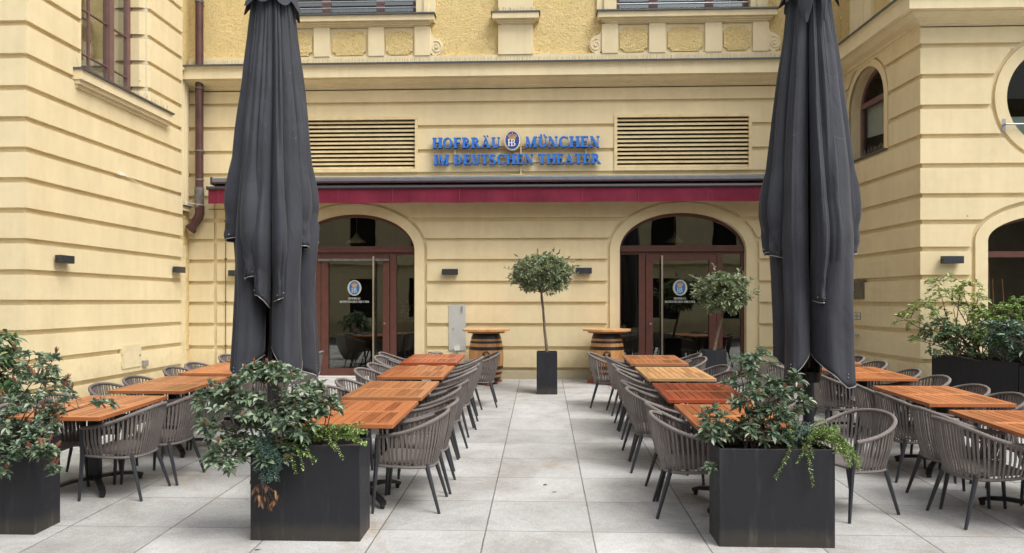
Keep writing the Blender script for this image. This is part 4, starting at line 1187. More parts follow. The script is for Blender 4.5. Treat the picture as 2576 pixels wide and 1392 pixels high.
# things on the side wall
u0, za = RS.px(2182.4, 708); u1, zc = RS.px(2143.7, 708); zlo = RS.px(2160, 753)[1]; zhi = RS.px(2160, 706)[1]
mb = MB(RS); mb.box(u0, u1, .03, .09, zlo, zhi); bxm = mb.build('meter_box', 'box_taupe', bevel=.005); tag(bxm, 'taupe metal service box on the side wall right of the right parasol', 'service box')
mb = MB(RS); um = (u0 + u1) / 2; zm = (zlo + zhi) / 2; mb.tube([RS.p(um, .09, zm), RS.p(um, .105, zm)], .018, 10); mb.build('lock', 'steel', bxm); mb = MB(RS); mb.box(um - .002, um + .002, .09, .0915, zlo + .01, zhi - .01); mb.box(u0 + .03, u0 + .055, .09, .093, zhi - .12, zhi - .02); mb.build('door_gap', 'frame_dark', bxm)
u0, _ = RS.px(2172.5, 795); u1, _ = RS.px(2155.5, 795); za = RS.px(2164, 804)[1]; zc = RS.px(2164, 787)[1]
mb = MB(RS); mb.box(u0, u1, PD, PD + .012, za, zc); s_ = mb.build('notice_plate', 'box_taupe'); tag(s_, 'small two-line notice plate on the side wall below the service box', 'sign')
mb = MB(RS); h_ = (zc - za)
for k in (0, 1): mb.box(u0 + .008, u1 - .008, PD + .012, PD + .015, za + .008 + k * h_ * .5, za + h_ * .44 + k * h_ * .5)
mb.build('notice_sheet', 'white_plastic', s_)
mb = MB(RS)
for k in (0, 1):
    for j, (a, b) in enumerate(((.15, .6), (.3, .8))): zz = za + h_ * (.16 + .12 * j + .5 * k); mb.box(u0 + (u1 - u0) * a, u0 + (u1 - u0) * b, PD + .015, PD + .017, zz, zz + .006)
mb.build('print', 'mauve_frame', s_)
u, z = RS.px(2167, 842)
mb = MB(RS); mb.tube([RS.p(u, .0, z), RS.p(u, .07, z)], .032, 12); mb.tube([RS.p(u, .06, z), RS.p(u, .12, z), RS.p(u, .13, z), RS.p(u, .2, z)], [.028, .028, .045, .045], 12); mb.tube([RS.p(u, .2, z), RS.p(u, .24, z)], .052, 6)
tag(mb.build('hydrant_valve', 'cabinet_grey', smooth=True), 'grey metal standpipe valve sticking out of the side wall beside the right parasol', 'valve')

# metal cabinet on the central wall
u0, _ = B.px(1129.6, 800); u1, _ = B.px(1172.6, 800); za = B.px(1150, 882)[1]; zc = B.px(1150, 767)[1]
mb = MB(B); mb.box(u0, u1, 0, .065, za, zc); cb = mb.build('wall_cabinet', 'cabinet_grey', bevel=.004); tag(cb, 'tall pale grey metal cabinet on the wall behind the left barrel table', 'cabinet')
mb = MB(B); mb.box(u1 - .085, u1 - .06, .065, .085, zc - .13, zc - .03); mb.tube([B.p(u0 + .09, .065, (za + zc) / 2 - .02), B.p(u0 + .09, .075, (za + zc) / 2 - .02)], .012, 8); mb.build('latch', 'grey_plastic', cb)
mb = MB(B); v_ = B.px(1151, 876); mb.box(v_[0] - .05, v_[0] + .05, .067, .11, v_[1] - .04, v_[1] + .035); mb.build('socket_box', 'white_plastic', cb)
mb = MB(B); [mb.tube([B.p(v_[0] + d, .075, v_[1] - .04), B.p(v_[0] + d + .005, .06, GY + .1)], .008, 6) for d in (-.02, .02)]; mb.build('conduit', 'white_plastic', cb)

# ash bin
p = Pd(1095, 900, 14.0); p.z = gz(p.y)
t = thing('litter_bin', 'round stainless steel bin by the left door', 'bin', p)
ht = Pd(1095, 886, 14.0).z - p.z
mb = MB(); mb.lathe(p, [(.125, 0), (.13, .02), (.13, ht - .06)], 28); mb.build('body', 'steel', t, smooth=True)
mb = MB(); mb.lathe(p, [(.135, ht - .06), (.138, ht - .055), (.138, ht - .01), (.125, ht), (.12, ht - .03)], 28); mb.build('rim', 'steel', t, smooth=True)

# ==================================================================== BARREL TABLES
def barrel(px, label):
    p = gnd(px, 965); x, y, z = p
    t = thing('barrel_table', label, 'table', p, group='barrel tables')
    H = .92; prof = []
    n = 24; rt, rm = .235, .315
    for i in range(n + 1):
        k = i / n; prof.append((rt + (rm - rt) * (1 - (2 * k - 1) ** 2) ** .9, .04 + k * (H - .04)))
    def R(zz): k = (zz - .04) / (H - .04); return rt + (rm - rt) * max(0, (1 - (2 * k - 1) ** 2)) ** .9
    mb = MB()
    ns = 22
    for s_ in range(ns):   # staves as separate islands
        a0 = 2 * pi * s_ / ns + .004; a1 = 2 * pi * (s_ + 1) / ns - .004
        for i in range(n):
            (r0, q0), (r1, q1) = prof[i], prof[i + 1]
            k = len(mb.v)
        base = len(mb.v)
        for (r_, q) in prof:
            for a in (a0, (a0 + a1) / 2, a1): mb.v.append(Vector((x + r_ * cos(a), y + r_ * sin(a), z + q)))
        for i in range(n):
            for j in (0, 1): mb.f.append((base + i * 3 + j, base + i * 3 + j + 1, base + (i + 1) * 3 + j + 1, base + (i + 1) * 3 + j))
    mb.lathe((x, y, z), [(rt - .03, .05), (rt - .03, H - .02)], 20)
    mb.build('staves', 'oak', t, fixn=False, smooth=True)
    for (q0, q1) in ((.05, .13), (.18, .22), (.27, .33), (.62, .68), (.74, .78), (.82, .92)):
        mb = MB(); mb.lathe((x, y, z), [(R(q0) + .004, q0), (R((q0 + q1) / 2) + .006, (q0 + q1) / 2), (R(q1) + .004, q1)], 36); mb.build('hoop', 'black_iron', t, smooth=True)
    mb = MB(); mb.lathe((x, y, z), [(.34, H + .0), (.34, H + .035)], 36); mb.build('underframe', 'teak_brown', t)
    mb = MB(); Rt = .435
    nb = 8
    for i in range(nb):   # boards of the round top
        xa = -Rt + 2 * Rt * i / nb + .002; xb = -Rt + 2 * Rt * (i + 1) / nb - .002
        ks = 6; top = []; bot = []
        for j in range(ks + 1):
            xx = xa + (xb - xa) * j / ks; hh = sqrt(max(0, Rt * Rt - xx * xx)); top.append((x + xx, y - hh)); bot.append((x + xx, y + hh))
        out = top + bot[::-1]; k = len(mb.v); m_ = len(out)
        mb.v += [Vector((a, b, z + H + .035)) for a, b in out] + [Vector((a, b, z + H + .07)) for a, b in out]
        mb.f.append(tuple(k + i_ for i_ in range(m_))[::-1]); mb.f.append(tuple(k + m_ + i_ for i_ in range(m_)))
        for i_ in range(m_): j_ = (i_ + 1) % m_; mb.f.append((k + i_, k + j_, k + m_ + j_, k + m_ + i_))
    mb.build('tabletop', 'barrel_top', t)
    mb = MB()
    for a in (30, 150, 270):
        a = radians(a + 15); c = Vector((x + .25 * cos(a), y + .25 * sin(a), z + .03)); mb.obox(c, .2, .09, .06, Matrix.Rotation(a, 3, 'Z'))
    mb.build('foot', 'teak_red', t)
    # emblem, wrapped on the staves
    zc_ = .53; Rr = R(zc_) + .004
    th0 = math.atan2(-y, -x)
    def wrap(mb):
        for i, q in enumerate(mb.v):
            a = th0 + q.x / Rr; r_ = R(q.z - z) + .004 + q.y; mb.v[i] = Vector((x + r_ * cos(a), y + r_ * sin(a), q.z))
    mb = MB(); mb.strip(ell(0, z + zc_, .075, .075, 32), ell(0, z + zc_, .001, .001, 32), 0, .002, True); wrap(mb); e_ = mb.build('brand_mark', 'black_iron', t)
    mb = MB(); mb.strip(ell(0, z + zc_, .069, .069, 32), ell(0, z + zc_, .066, .066, 32), 0.002, .003, True); crown(mb, 0, z + zc_ + .028, .066, .002, .003); hbmono(mb, -.004, z + zc_ - .05, .048, .002, .003); wrap(mb); mb.build('mark_print', 'oak', e_)
barrel(1223, 'oak barrel table with black hoops, left of the middle standard tree')
barrel(1526.5, 'oak barrel table with black hoops, right of the middle standard tree')

# ==================================================================== PLANTERS
def planter(name, x0, x1, y0, y1, h, label, cat='planter', group=None, rz=0, wall=.02, soil=.05):
    z = gz(y0) ; cx, cy = (x0 + x1) / 2, (y0 + y1) / 2
    t = thing(name, label, cat, (cx, cy, z), rz, group)
    a, b = (x1 - x0) / 2, (y1 - y0) / 2
    mb = MB()
    bmat = []
    n = len(mb.v)
    o = [(-a, -b), (a, -b), (a, b), (-a, b)]; i_ = [(-a + wall, -b + wall), (a - wall, -b + wall), (a - wall, b - wall), (-a + wall, b - wall)]
    mb.v += [Vector((*p, -.01)) for p in o] + [Vector((*p, h)) for p in o] + [Vector((*p, h)) for p in i_] + [Vector((*p, h - .3)) for p in i_]
    for k in range(4):
        j = (k + 1) % 4
        mb.f += [(k, j, 4 + j, 4 + k), (4 + k, 4 + j, 8 + j, 8 + k), (8 + k, 8 + j, 12 + j, 12 + k)]
    mb.f += [(3, 2, 1, 0), (12, 13, 14, 15)]
    mb.build('box', 'planter', t, local=True, bevel=.004)
    mb = MB(); g = 8; S = []
    rr_ = random.Random(int(cx * 100))
    for i in range(g + 1):
        S.append([Vector((-a + wall + (2 * a - 2 * wall) * i / g, -b + wall + (2 * b - 2 * wall) * j / g, h - soil + rr_.uniform(-.015, .015))) for j in range(g + 1)])
    for i in range(g):
        for j in range(g): mb.quad(S[i][j], S[i + 1][j], S[i + 1][j + 1], S[i][j + 1])
    mb.build('soil', 'soil', t, local=True, merge=True)
    return t
planter('planter', -2.11, -1.31, 5.44, 5.76, .69, 'large anthracite box planter in front of the left parasol', group='large box planters')
planter('planter', 1.245, 2.05, 5.43, 5.75, .69, 'large anthracite box planter in front of the right parasol', group='large box planters')
planter('planter', -4.56, -3.75, 5.50, 5.80, .69, 'large anthracite box planter cut by the left picture edge', group='large box planters')
c = gnd(1376, 993)
planter('planter', c.x - .17, c.x + .17, c.y, c.y + .34, .70, 'slim square anthracite planter of the middle standard tree', group='slim tree planters')
TC = Vector((c.x, c.y + .17, gz(c.y) + .66))
c2 = Pd(1800, 905, 12.4)
planter('planter', c2.x - .18, c2.x + .18, c2.y, c2.y + .34, .74, 'square anthracite planter of the standard tree by the right door', group='slim tree planters')
TC2 = Vector((c2.x, c2.y + .17, gz(c2.y) + .68))
# long weathered planters along the right wing
pa = Vector((5.70, 11.42, 0)); pb = Vector((6.05, 9.95, 0)); dd = (pb - pa).normalized()
def longplanter(p, q, label):
    d = (q - p); ln = d.length; ang = math.atan2(d.y, d.x); dn = d.normalized(); n = Vector((-dn.y, dn.x, 0))   # pushes to +x side
    c = (p + q) / 2 + n * .27
    t = thing('planter', label, 'planter', (c.x, c.y, gz(min(p.y, q.y))), ang, 'weathered long planters')
    a, b, h = ln / 2 - .006, .27, .82
    mb = MB(); wall = .02
    o = [(-a, -b), (a, -b), (a, b), (-a, b)]; i_ = [(-a + wall, -b + wall), (a - wall, -b + wall), (a - wall, b - wall), (-a + wall, b - wall)]
    mb.v += [Vector((*p_, -.01)) for p_ in o] + [Vector((*p_, h)) for p_ in o] + [Vector((*p_, h)) for p_ in i_] + [Vector((*p_, h - .3)) for p_ in i_]
    for k in range(4):
        j = (k + 1) % 4
        mb.f += [(k, j, 4 + j, 4 + k), (4 + k, 4 + j, 8 + j, 8 + k), (8 + k, 8 + j, 12 + j, 12 + k)]
    mb.f += [(3, 2, 1, 0)]
    mb.build('box', 'planter', t, local=True)
    mb = MB(); mb.box(-a + .02, a - .02, -b + .02, b - .02, h - .1, h - .06); mb.build('soil', 'soil', t, local=True)
longplanter(pa, pb, 'long weathered dark planter running out from the right wing corner')
longplanter(pb, pb + dd * 1.5, 'long weathered dark planter cut by the right picture edge')

# ==================================================================== PLANTS
sh = thing('shrub', 'dark glossy shrub with reddish tips spilling left out of the left front planter', 'shrub', (-1.75, 5.6, .82))
shrub(sh, [Vector((-1.95, 5.6, .8)), Vector((-1.8, 5.6, .8)), Vector((-1.65, 5.6, .8))],
      [env(690, 985, 5.6, 140, 78, .24, 72), env(590, 1045, 5.55, 98, 85, .22, 46), env(565, 1145, 5.45, 62, 42, .16, 26), env(800, 1010, 5.6, 78, 48, .2, 28), env(650, 930, 5.65, 50, 28, .12, 14), env(740, 1070, 5.5, 70, 40, .2, 20), env(515, 985, 5.6, 28, 35, .1, 10), env(690, 1140, 5.38, 60, 35, .05, 12)],
      24, .074, .034, 'leaf_pieris', 11, whorl=7, side=7, shoots=.22, stem_r=.006)
sh = thing('shrub', 'upright glossy shrub with pale orange tips in the right front planter', 'shrub', (1.6, 5.6, .82))
shrub(sh, [Vector((1.5, 5.58, .8)), Vector((1.62, 5.6, .8)), Vector((1.75, 5.6, .8))],
      [env(1895, 908, 5.6, 55, 42, .14, 17), env(1900, 985, 5.6, 95, 60, .2, 30), env(1960, 1005, 5.6, 85, 55, .2, 26), env(1845, 1055, 5.6, 95, 42, .2, 26), env(1790, 1080, 5.5, 38, 30, .1, 12), env(1930, 1080, 5.5, 100, 35, .15, 30), env(1985, 965, 5.6, 50, 30, .1, 10), env(1785, 1170, 5.45, 14, 20, .04, 3)],
      20, .074, .031, 'leaf_pieris', 21, whorl=7, side=6, shoots=.2, stem_r=.006)
sh = thing('shrub', 'glossy shrub with tall red tips in the planter at the left picture edge', 'shrub', (-4.0, 5.65, .84))
shrub(sh, [Vector((-4.2, 5.65, .8)), Vector((-4.05, 5.65, .8)), Vector((-3.9, 5.65, .8))],
      [env(85, 918, 5.75, 80, 42, .15, 18), env(100, 990, 5.75, 95, 55, .2, 34), env(60, 1060, 5.65, 95, 42, .2, 38), env(30, 1110, 5.55, 60, 40, .15, 26), env(110, 1130, 5.5, 40, 28, .08, 12), env(262, 1012, 5.8, 30, 12, .05, 6), env(135, 1185, 5.5, 18, 12, .03, 3), env(10, 1160, 5.5, 40, 30, .08, 12)],
      20, .064, .031, 'leaf_pieris', 31, whorl=7, side=6, shoots=.3, stem_r=.006, shoot_s=1.7)
# trailing plants
def trailing(label, cat, mat, strands, L_, W_, seed, base, step=.012, cushion=None, name='trailing_plant'):
    t = thing(name, label, cat, base); F = Fol(seed); W = MB(); r = random.Random(seed)
    for pts in strands:
        vine(F, W, None, pts, L_, W_, step)
    W.build('stem', 'twig', t); F.build('foliage', mat, t)
    return t
def strand(r, p0, p1, sag=.0, n=7, wob=.012):
    out = []
    for i in range(n + 1):
        k = i / n; q = p0.lerp(p1, k); q = q + Vector((r.uniform(-wob, wob), r.uniform(-wob, wob), sag * sin(pi * k))); out.append(q)
    return out
r = random.Random(5); st = []
for i in range(80):
    a = Pd(r.uniform(740, 905), r.uniform(1078, 1110), 5.55 + r.uniform(-.03, .12)); b_ = a + Vector((r.uniform(-.12, .12), r.uniform(-.12, .03), r.uniform(-.02, .07))); st.append(strand(r, a, b_, .02, 4))
for (x0, x1, yb) in ((740, 765, 1185), (760, 790, 1170), (720, 745, 1195), (690, 800, 1160), (840, 865, 1160), (830, 850, 1135), (905, 925, 1115), (715, 770, 1150), (650, 690, 1140)):
    a = Pd(x0, 1112, 5.47); b_ = Pd(x1, yb, 5.40); m = Pd((x0 + x1) / 2 - 6, 1118, 5.38); st.append(bez(a, m, b_, 7))
trailing('bright green small-leaved creeper trailing over the left front planter', 'plant', 'leaf_bright', st, .022, .015, 41, (-1.5, 5.5, .84))
r = random.Random(6); st = []
for i in range(70):
    a = Pd(r.uniform(1960, 2080), r.uniform(1088, 1118), 5.5 + r.uniform(-.05, .15)); b_ = a + Vector((r.uniform(-.05, .16), r.uniform(-.12, .05), r.uniform(-.03, .09))); st.append(strand(r, a, b_, .03, 4))
for i in range(34):
    x0 = r.uniform(2040, 2090); a = Pd(x0, 1105, 5.48); x1 = r.uniform(2075, 2168); b_ = Pd(x1, 1085 + (x1 - 2075) * .75 + r.uniform(0, 45), 5.40 + r.uniform(-.1, .1)); m = Pd((x0 + x1) / 2 + 8, 1078, 5.42); st.append(bez(a, m, b_, 8))
for (x0, x1, yb) in ((1985, 1948, 1205), (2025, 2045, 1225), (2020, 2002, 1165), (2035, 2045, 1150)):
    a = Pd(x0, 1116, 5.40); m = Pd(x0 + 8, 1135, 5.28); b_ = Pd(x1, yb, 5.32); st.append(bez(a, m, b_, 8))
trailing('bright green fern-like creeper hanging over the right end of the right front planter', 'plant', 'leaf_bright', st, .022, .0095, 42, (1.95, 5.5, .84), .008)
# blue-green conifer sprays in the left planter
r = random.Random(7); st = []
for i in range(15):
    x0 = r.uniform(645, 705); a = Pd(x0, 1100 + r.uniform(-20, 10), 5.44); x1 = r.uniform(632, 712); yb = r.uniform(1135, 1212); b_ = Pd(x1, yb, 5.37); m = Pd((x0 + x1) / 2, 1112, 5.36); main = bez(a, m, b_, 8); st.append(main)
    for k in (3, 4, 5, 6, 7):
        q = main[k]; st.append([q, q + Vector((r.uniform(-.06, .06), -.01, -.045 - r.random() * .03))])
trailing('blue-green conifer sprays hanging down the front of the left front planter', 'plant', 'leaf_blue', st, .024, .008, 43, (-1.95, 5.42, .8), .005, name='conifer')
r = random.Random(8); st = []
for i in range(46):
    a = Pd(r.uniform(1945, 2030), r.uniform(1085, 1115), 5.45 + r.uniform(-.03, .1)); b_ = a + Vector((r.uniform(-.07, .07), r.uniform(-.06, 0), r.uniform(0, .08))); st.append(strand(r, a, b_, .01, 3))
trailing('feathery grey-green juniper cushion in the right front planter', 'plant', 'leaf_blue', st, .026, .006, 44, (1.8, 5.5, .84), .005, name='conifer')
# dead sprig
t = thing('dead_sprig', 'withered brown leaves dangling low on the left front planter', 'plant', Pd(665, 1270, 5.38))
F = Fol(9); W = MB(); top = Pd(662, 1120, 5.39)
W.tube([top, Pd(660, 1170, 5.37), Pd(657, 1215, 5.37), Pd(668, 1240, 5.37)], .003, 5)
for (x, y) in ((640, 1232), (650, 1245), (672, 1222), (668, 1250), (692, 1238), (690, 1262), (678, 1272), (660, 1262), (700, 1250), (645, 1225)):
    q = Pd(x, y, 5.37); W.tube([Pd(660, 1212, 5.37), q], .0018, 4); F.whorl(q, Vector((r.uniform(-.3, .3), -.1, -1)), 4, .05, .024, .6, .3)
W.build('stem', 'twig', t); F.build('foliage', 'leaf_brown', t)
# dry grass tuft of the right planter
t = thing('dead_sprig', 'dry red-brown twigs at the left end of the right front planter', 'plant', Pd(1825, 1120, 5.5)); W = MB(); r = random.Random(3)
for i in range(70):
    a = Pd(r.uniform(1808, 1860), 1120, 5.5 + r.uniform(-.02, .12)); W.tube([a, a + Vector((r.uniform(-.05, .05), r.uniform(-.04, .04), r.uniform(.03, .13)))], .0014, 3)
W.build('stem', 'soil', t)
# rhododendron and round pot at the left edge
pr = Pd(-42, 1010, 7.6)
t = thing('round_pot', 'grey rounded pot behind the planter at the left picture edge', 'pot', (pr.x, pr.y, gz(pr.y)))
mb = MB(); mb.lathe((pr.x, pr.y, gz(pr.y)), [(.2, 0), (.34, .2), (.42, .45), (.40, .66), (.36, .72), (.32, .70)], 32); mb.build('bowl', 'bowl_grey', t, smooth=True)
t = thing('rhododendron', 'broad-leaved rhododendron at the left picture edge', 'shrub', (pr.x, pr.y, gz(pr.y) + .7))
shrub(t, [Vector((pr.x, pr.y, gz(pr.y) + .68))], [env(-20, 870, 7.5, 62, 42, .3, 34), env(0, 930, 7.4, 58, 50, .3, 34), env(-60, 900, 7.6, 80, 60, .3, 24), env(15, 975, 7.3, 30, 22, .1, 8)], 10, .115, .040, 'leaf_rhodo', 51, whorl=9, side=2, shoots=0, stem_r=.01, open_=1.35, droop=.35)
# standard trees
def std_tree(root_p, px_top, py_crown, d, rx, ry, label, mat, seed, LL, WW, tr, n):
    t = thing('standard_tree', label, 'tree', root_p)
    top = Pd(px_top, py_crown + ry * .75, d)
    r = random.Random(seed); k = top - root_p
    pts = [root_p + k * (i / 12) + Vector((.003 * sin(i * .9) + r.uniform(-.004, .004), r.uniform(-.006, .006), 0)) * (1 if 0 < i < 12 else 0) for i in range(13)]
    mb = MB(); mb.tube(pts, [tr * (1.15 - .4 * i / 12) * r.uniform(.9, 1.12) for i in range(13)], 10); mb.build('trunk', 'bark', t, smooth=True)
    cen = Pd(px_top, py_crown, d); s = d / FPX; Rx = rx * s; Ry = ry * s
    W = MB(); F = Fol(seed); tips = []
    prim = []
    for i in range(26):
        a = 2 * pi * i / 26 * 2.4; el = r.uniform(-.15, 1.0); q = cen + Vector((Rx * .62 * cos(a) * cos(el * 1.2), Rx * .62 * sin(a) * cos(el * 1.2), Ry * (el * .85 - .25)))
        b = bez(pts[-1], pts[-1].lerp(q, .5) + Vector((0, 0, -.02 + .07 * el)), q, 6); W.tube(b, tr * .42, 6, False, tr * .12); prim.append(b)
    for i in range(n):
        # lumpy shell with clumps
        z = r.uniform(-.92, 1.0); a = r.uniform(0, 2 * pi); rad = sqrt(max(0, 1 - z * z)); q = Vector((rad * cos(a), rad * sin(a), z))
        nn = noise.noise(q * 2.2 + Vector((seed, 0, 0))); f = (.82 + .24 * nn) * (r.random() ** .28)
        if nn < -.30 and r.random() < .6: continue
        p = cen + Vector((q.x * Rx * f, q.y * Rx * f, q.z * Ry * f * (.92 if q.z < 0 else 1.0)))
        best = min((pp_ for b in prim for pp_ in b[2:]), key=lambda w: (w - p).length)
        W.tube([best, best.lerp(p, .5) + Vector((0, 0, -.01)), p], .0035, 3, False, .0015)
        dn = (Vector((q.x, q.y, q.z * .6 + .35)) + Vector((r.uniform(-.5, .5), r.uniform(-.5, .5), r.uniform(-.3, .5)))).normalized()
        F.whorl(p, dn, 6, LL, WW, 1.0, .15)
        for k_ in range(4): F.leaf(p - dn * r.uniform(.01, .07), Vector((r.uniform(-1, 1), r.uniform(-1, 1), r.uniform(-.2, .8))), LL * r.uniform(.7, 1), WW, .15)
    for i in range(14):   # straggling tips
        a = r.uniform(0, 6.28); zz = r.uniform(-.1, .95); rad = sqrt(1 - zz * zz); q = Vector((rad * cos(a), rad * sin(a), zz)); p0 = cen + Vector((q.x * Rx, q.y * Rx, q.z * Ry)) * 1; p0 = cen + (p0 - cen) * .92; p1 = cen + (p0 - cen) * r.uniform(1.12, 1.28)
        W.tube([p0, p1], .003, 3, False)
        for k_ in range(7): F.leaf(p0.lerp(p1, k_ / 6), (p1 - p0).normalized() + Vector((r.uniform(-.8, .8), r.uniform(-.8, .8), r.uniform(-.4, .6))), LL * .9, WW, .1)
    W.build('branch', 'bark', t); F.build('crown', mat, t)
std_tree(TC, 1362, 690, 12.72, 92, 62, 'slender standard tree with ball crown in the middle of the aisle', 'leaf_olive', 61, .066, .027, .024, 820)
std_tree(TC2, 1818, 738, 12.6, 80, 66, 'standard tree with dense broad-leaved crown before the right door', 'leaf_olive', 62, .090, .038, .026, 420)
bpy.data.objects  # noqa
# shrubs of the long planters
bs = [Vector((5.95, 11.2, 1.05)), Vector((6.05, 10.8, 1.05)), Vector((6.15, 10.3, 1.0))]
t = thing('shrub', 'airy yellow-green shrub at the right wing corner, branches reaching left', 'shrub', bs[0])
shrub(t, bs[:2], [env(2385, 720, 11.0, 55, 34, .3, 26), env(2440, 745, 11.0, 42, 48, .3, 22), env(2330, 785, 11.0, 40, 38, .3, 22), env(2275, 805, 11.1, 26, 22, .2, 11), env(2410, 800, 11.0, 60, 45, .3, 30), env(2300, 852, 11.0, 24, 8, .1, 4), env(2470, 790, 10.9, 22, 30, .2, 8)], 16, .085, .034, 'leaf_yellowgreen', 71, whorl=6, side=4, stem_r=.009)
t = thing('shrub', 'dense dark holly-like bush low in the long planter by the right wing', 'shrub', bs[1])
shrub(t, bs, [env(2370, 835, 10.9, 55, 36, .3, 90), env(2420, 850, 10.8, 60, 36, .3, 90), env(2365, 880, 10.7, 42, 20, .2, 24), env(2470, 840, 10.6, 45, 30, .3, 60), env(2470, 885, 10.4, 40, 18, .2, 26)], 22, .052, .030, 'leaf_dark', 72, whorl=6, side=6, stem_r=.010)
bs2 = [Vector((6.3, 9.8, 1.0)), Vector((6.4, 9.4, 1.0)), Vector((6.2, 10.1, 1.0))]
t = thing('shrub', 'bushy green shrub with a few yellow leaves below the arched window', 'shrub', bs2[2])
shrub(t, bs2, [env(2520, 800, 10.4, 60, 38, .3, 80), env(2560, 770, 10.4, 40, 25, .3, 30), env(2500, 845, 10.2, 45, 30, .3, 50), env(2470, 800, 10.5, 30, 25, .3, 16)], 14, .058, .028, 'leaf_bright', 73, whorl=6, side=5, stem_r=.008)
t = thing('shrub', 'glossy blue-green laurel at the right picture edge', 'shrub', bs2[1])
shrub(t, [bs2[0], bs2[1]], [env(2550, 850, 9.9, 60, 42, .3, 66), env(2500, 830, 10.0, 28, 24, .2, 12), env(2590, 880, 9.8, 50, 40, .3, 30)], 12, .11, .036, 'leaf_laurel', 74, whorl=8, side=4, stem_r=.008, open_=.9)
# bouquet inside
p = Pd(1021, 800, 15.25)
t = thing('bouquet', 'white flowers in a vase behind the right sidelight of the left door', 'flowers', p)
mb = MB(); mb.lathe(p, [(.05, -.05), (.07, .02), (.05, .1), (.06, .13)], 16); mb.build('vase', 'glass', t, smooth=True)
F = Fol(3); r = random.Random(2)
for i in range(46):
    q = p + Vector((r.gauss(0, .06), r.gauss(0, .06), .22 + r.gauss(0, .05))); F.whorl(q, Vector((r.uniform(-1, 1), r.uniform(-1, 0), r.uniform(0, 1))), 5, .03, .022, 1.0, 0)
F.build('blossom', 'petal', t)
mb = MB(); mb.box(p.x - .35, p.x + .35, p.y - .3, p.y + .4, p.z - .08, p.z - .05); mb.tube([(p.x, p.y, GY), (p.x, p.y, p.z - .08)], .03, 8); tag(mb.build('side_table', 'teak_red'), 'narrow wooden table behind the left door glass carrying the flowers', 'table')

# ==================================================================== PARASOLS
def parasol(px, label, lobes, twist=0):
    d = 7.2
    p = Pd(px, 1000, d); gx, gy = p.x, p.y; g = gz(gy)
    t = thing('parasol', label, 'parasol', (gx, gy, g), group='closed parasols')
    ztop = 4.95
    def Z(y): return CAMZ + (758 - y) / FPX * d
    def R(z):
        tab = [(.8, .35), (1.1, .372), (1.8, .40), (2.47, .425), (3.0, .385), (3.6, .325), (4.0, .275), (4.35, .225), (4.72, .185), (5.1, .10)]
        for (a, ra), (b, rb) in zip(tab, tab[1:]):
            if z <= b: k = max(0, (z - a) / (b - a)); return ra + (rb - ra) * k
        return .08
    cam = math.atan2(-gy, -gx)      # direction towards the camera
    mb = MB(); hem = []
    rr = random.Random(int(px))
    for (phi, hw, sc_, yend, vl, vr, tuck, inner) in lobes:
        zend = Z(yend); NU, NV = 26, 74
        seed = rr.uniform(0, 50); rows = []
        for j in range(NV + 1):
            v = j / NV; row = []
            for i in range(NU + 1):
                u = -1 + 2 * i / NU
                zb_ = zend + (vl if u < 0 else vr) * abs(u) ** 1.2 * d / FPX
                z = ztop + (zb_ - ztop) * v
                w = hw * (1 + .10 * sin(3.1 * v + seed)) * (1 - .30 * max(0, (.12 - v) / .12))
                if tuck: w *= 1 - .25 * max(0, (v - .86) / .14)
                a = cam + radians(phi + u * w + twist * (v - .5) * 12 + 2.6 * sin(v * 6 + seed) * v)
                prof = (1 - abs(u) ** 2.3) ** .75
                base = R(z) * inner; out = R(z) * sc_
                r_ = base + (out - base) * prof - .012 * (1 - abs(u)) * sin(u * 5 + seed) ** 2
                q = Vector((u * 2, z * 1.2, seed))
                r_ += .030 * noise.noise(q) * min(1, v * 2)
                r_ += .010 * noise.noise(Vector((u * 6, z * .9, seed + 9)))
                if tuck:
                    r_ *= 1.03 + .07 * sin(pi * min(1, max(0, (v - .70) / .22))) - .13 * max(0, (v - .86) / .14) ** 1.3
                    e = max(0, (v - .90) / .10)
                    r_ += .030 * e * sin(pi * e) * prof + .02 * noise.noise(Vector((u * 4, z * 14, seed))) * min(1, e * 3)
                    if v > .965: r_ += .035 * (v - .965) / .035
                if not tuck and sc_ > .88: r_ *= 1 + .20 * max(0, (v - .78) / .22) ** 1.5
                row.append(Vector((gx + r_ * cos(a), gy + r_ * sin(a), z)))
            rows.append(row)
        k = len(mb.v)
        for row in rows: mb.v += row
        for j in range(NV):
            for i in range(NU): mb.f.append((k + j * (NU + 1) + i, k + j * (NU + 1) + i + 1, k + (j + 1) * (NU + 1) + i + 1, k + (j + 1) * (NU + 1) + i))
        hem.append(list(rows[-1]))
        if not tuck:
            for fr_ in (.36,):   # long seams run down the panel
                sm = [row[int(NU * .5)] + (row[int(NU * .5)] - Vector((gx, gy, row[int(NU * .5)].z))).normalized() * .0015 for row in rows[8:]]
                hem2.append(sm)
        for vz in (.27, .43):
            row = rows[int(NV * (vz + rr.uniform(-.01, .01)))]
            hem2.append([q + (q - Vector((gx, gy, q.z))).normalized() * .002 for q in row[3:-3]])
        if tuck:
            for i in (int(NU * .3), int(NU * .72)):
                q = rows[-2][i]; o = (q - Vector((gx, gy, q.z))).normalized(); but.append((q + o * .003, q + o * .010))
        else:
            q = rows[-3][NU // 2]; o = (q - Vector((gx, gy, q.z))).normalized(); but.append((q + o * .003 + Vector((0, 0, .02)), q + o * .010 + Vector((0, 0, .02)))); but.append((q + o * .003 - Vector((0, 0, .01)), q + o * .010 - Vector((0, 0, .01))))
    cn = mb.build('canopy', 'umbrella_cloth', t, smooth=True, fixn=False)
    md = cn.modifiers.new('solid', 'SOLIDIFY'); md.thickness = .003
    for row in hem: hm = MB(); hm.tube(row, .0048, 5); hm.build('hem', 'hem', cn, smooth=True)
    return t, gx, gy, g, cn, cam, R
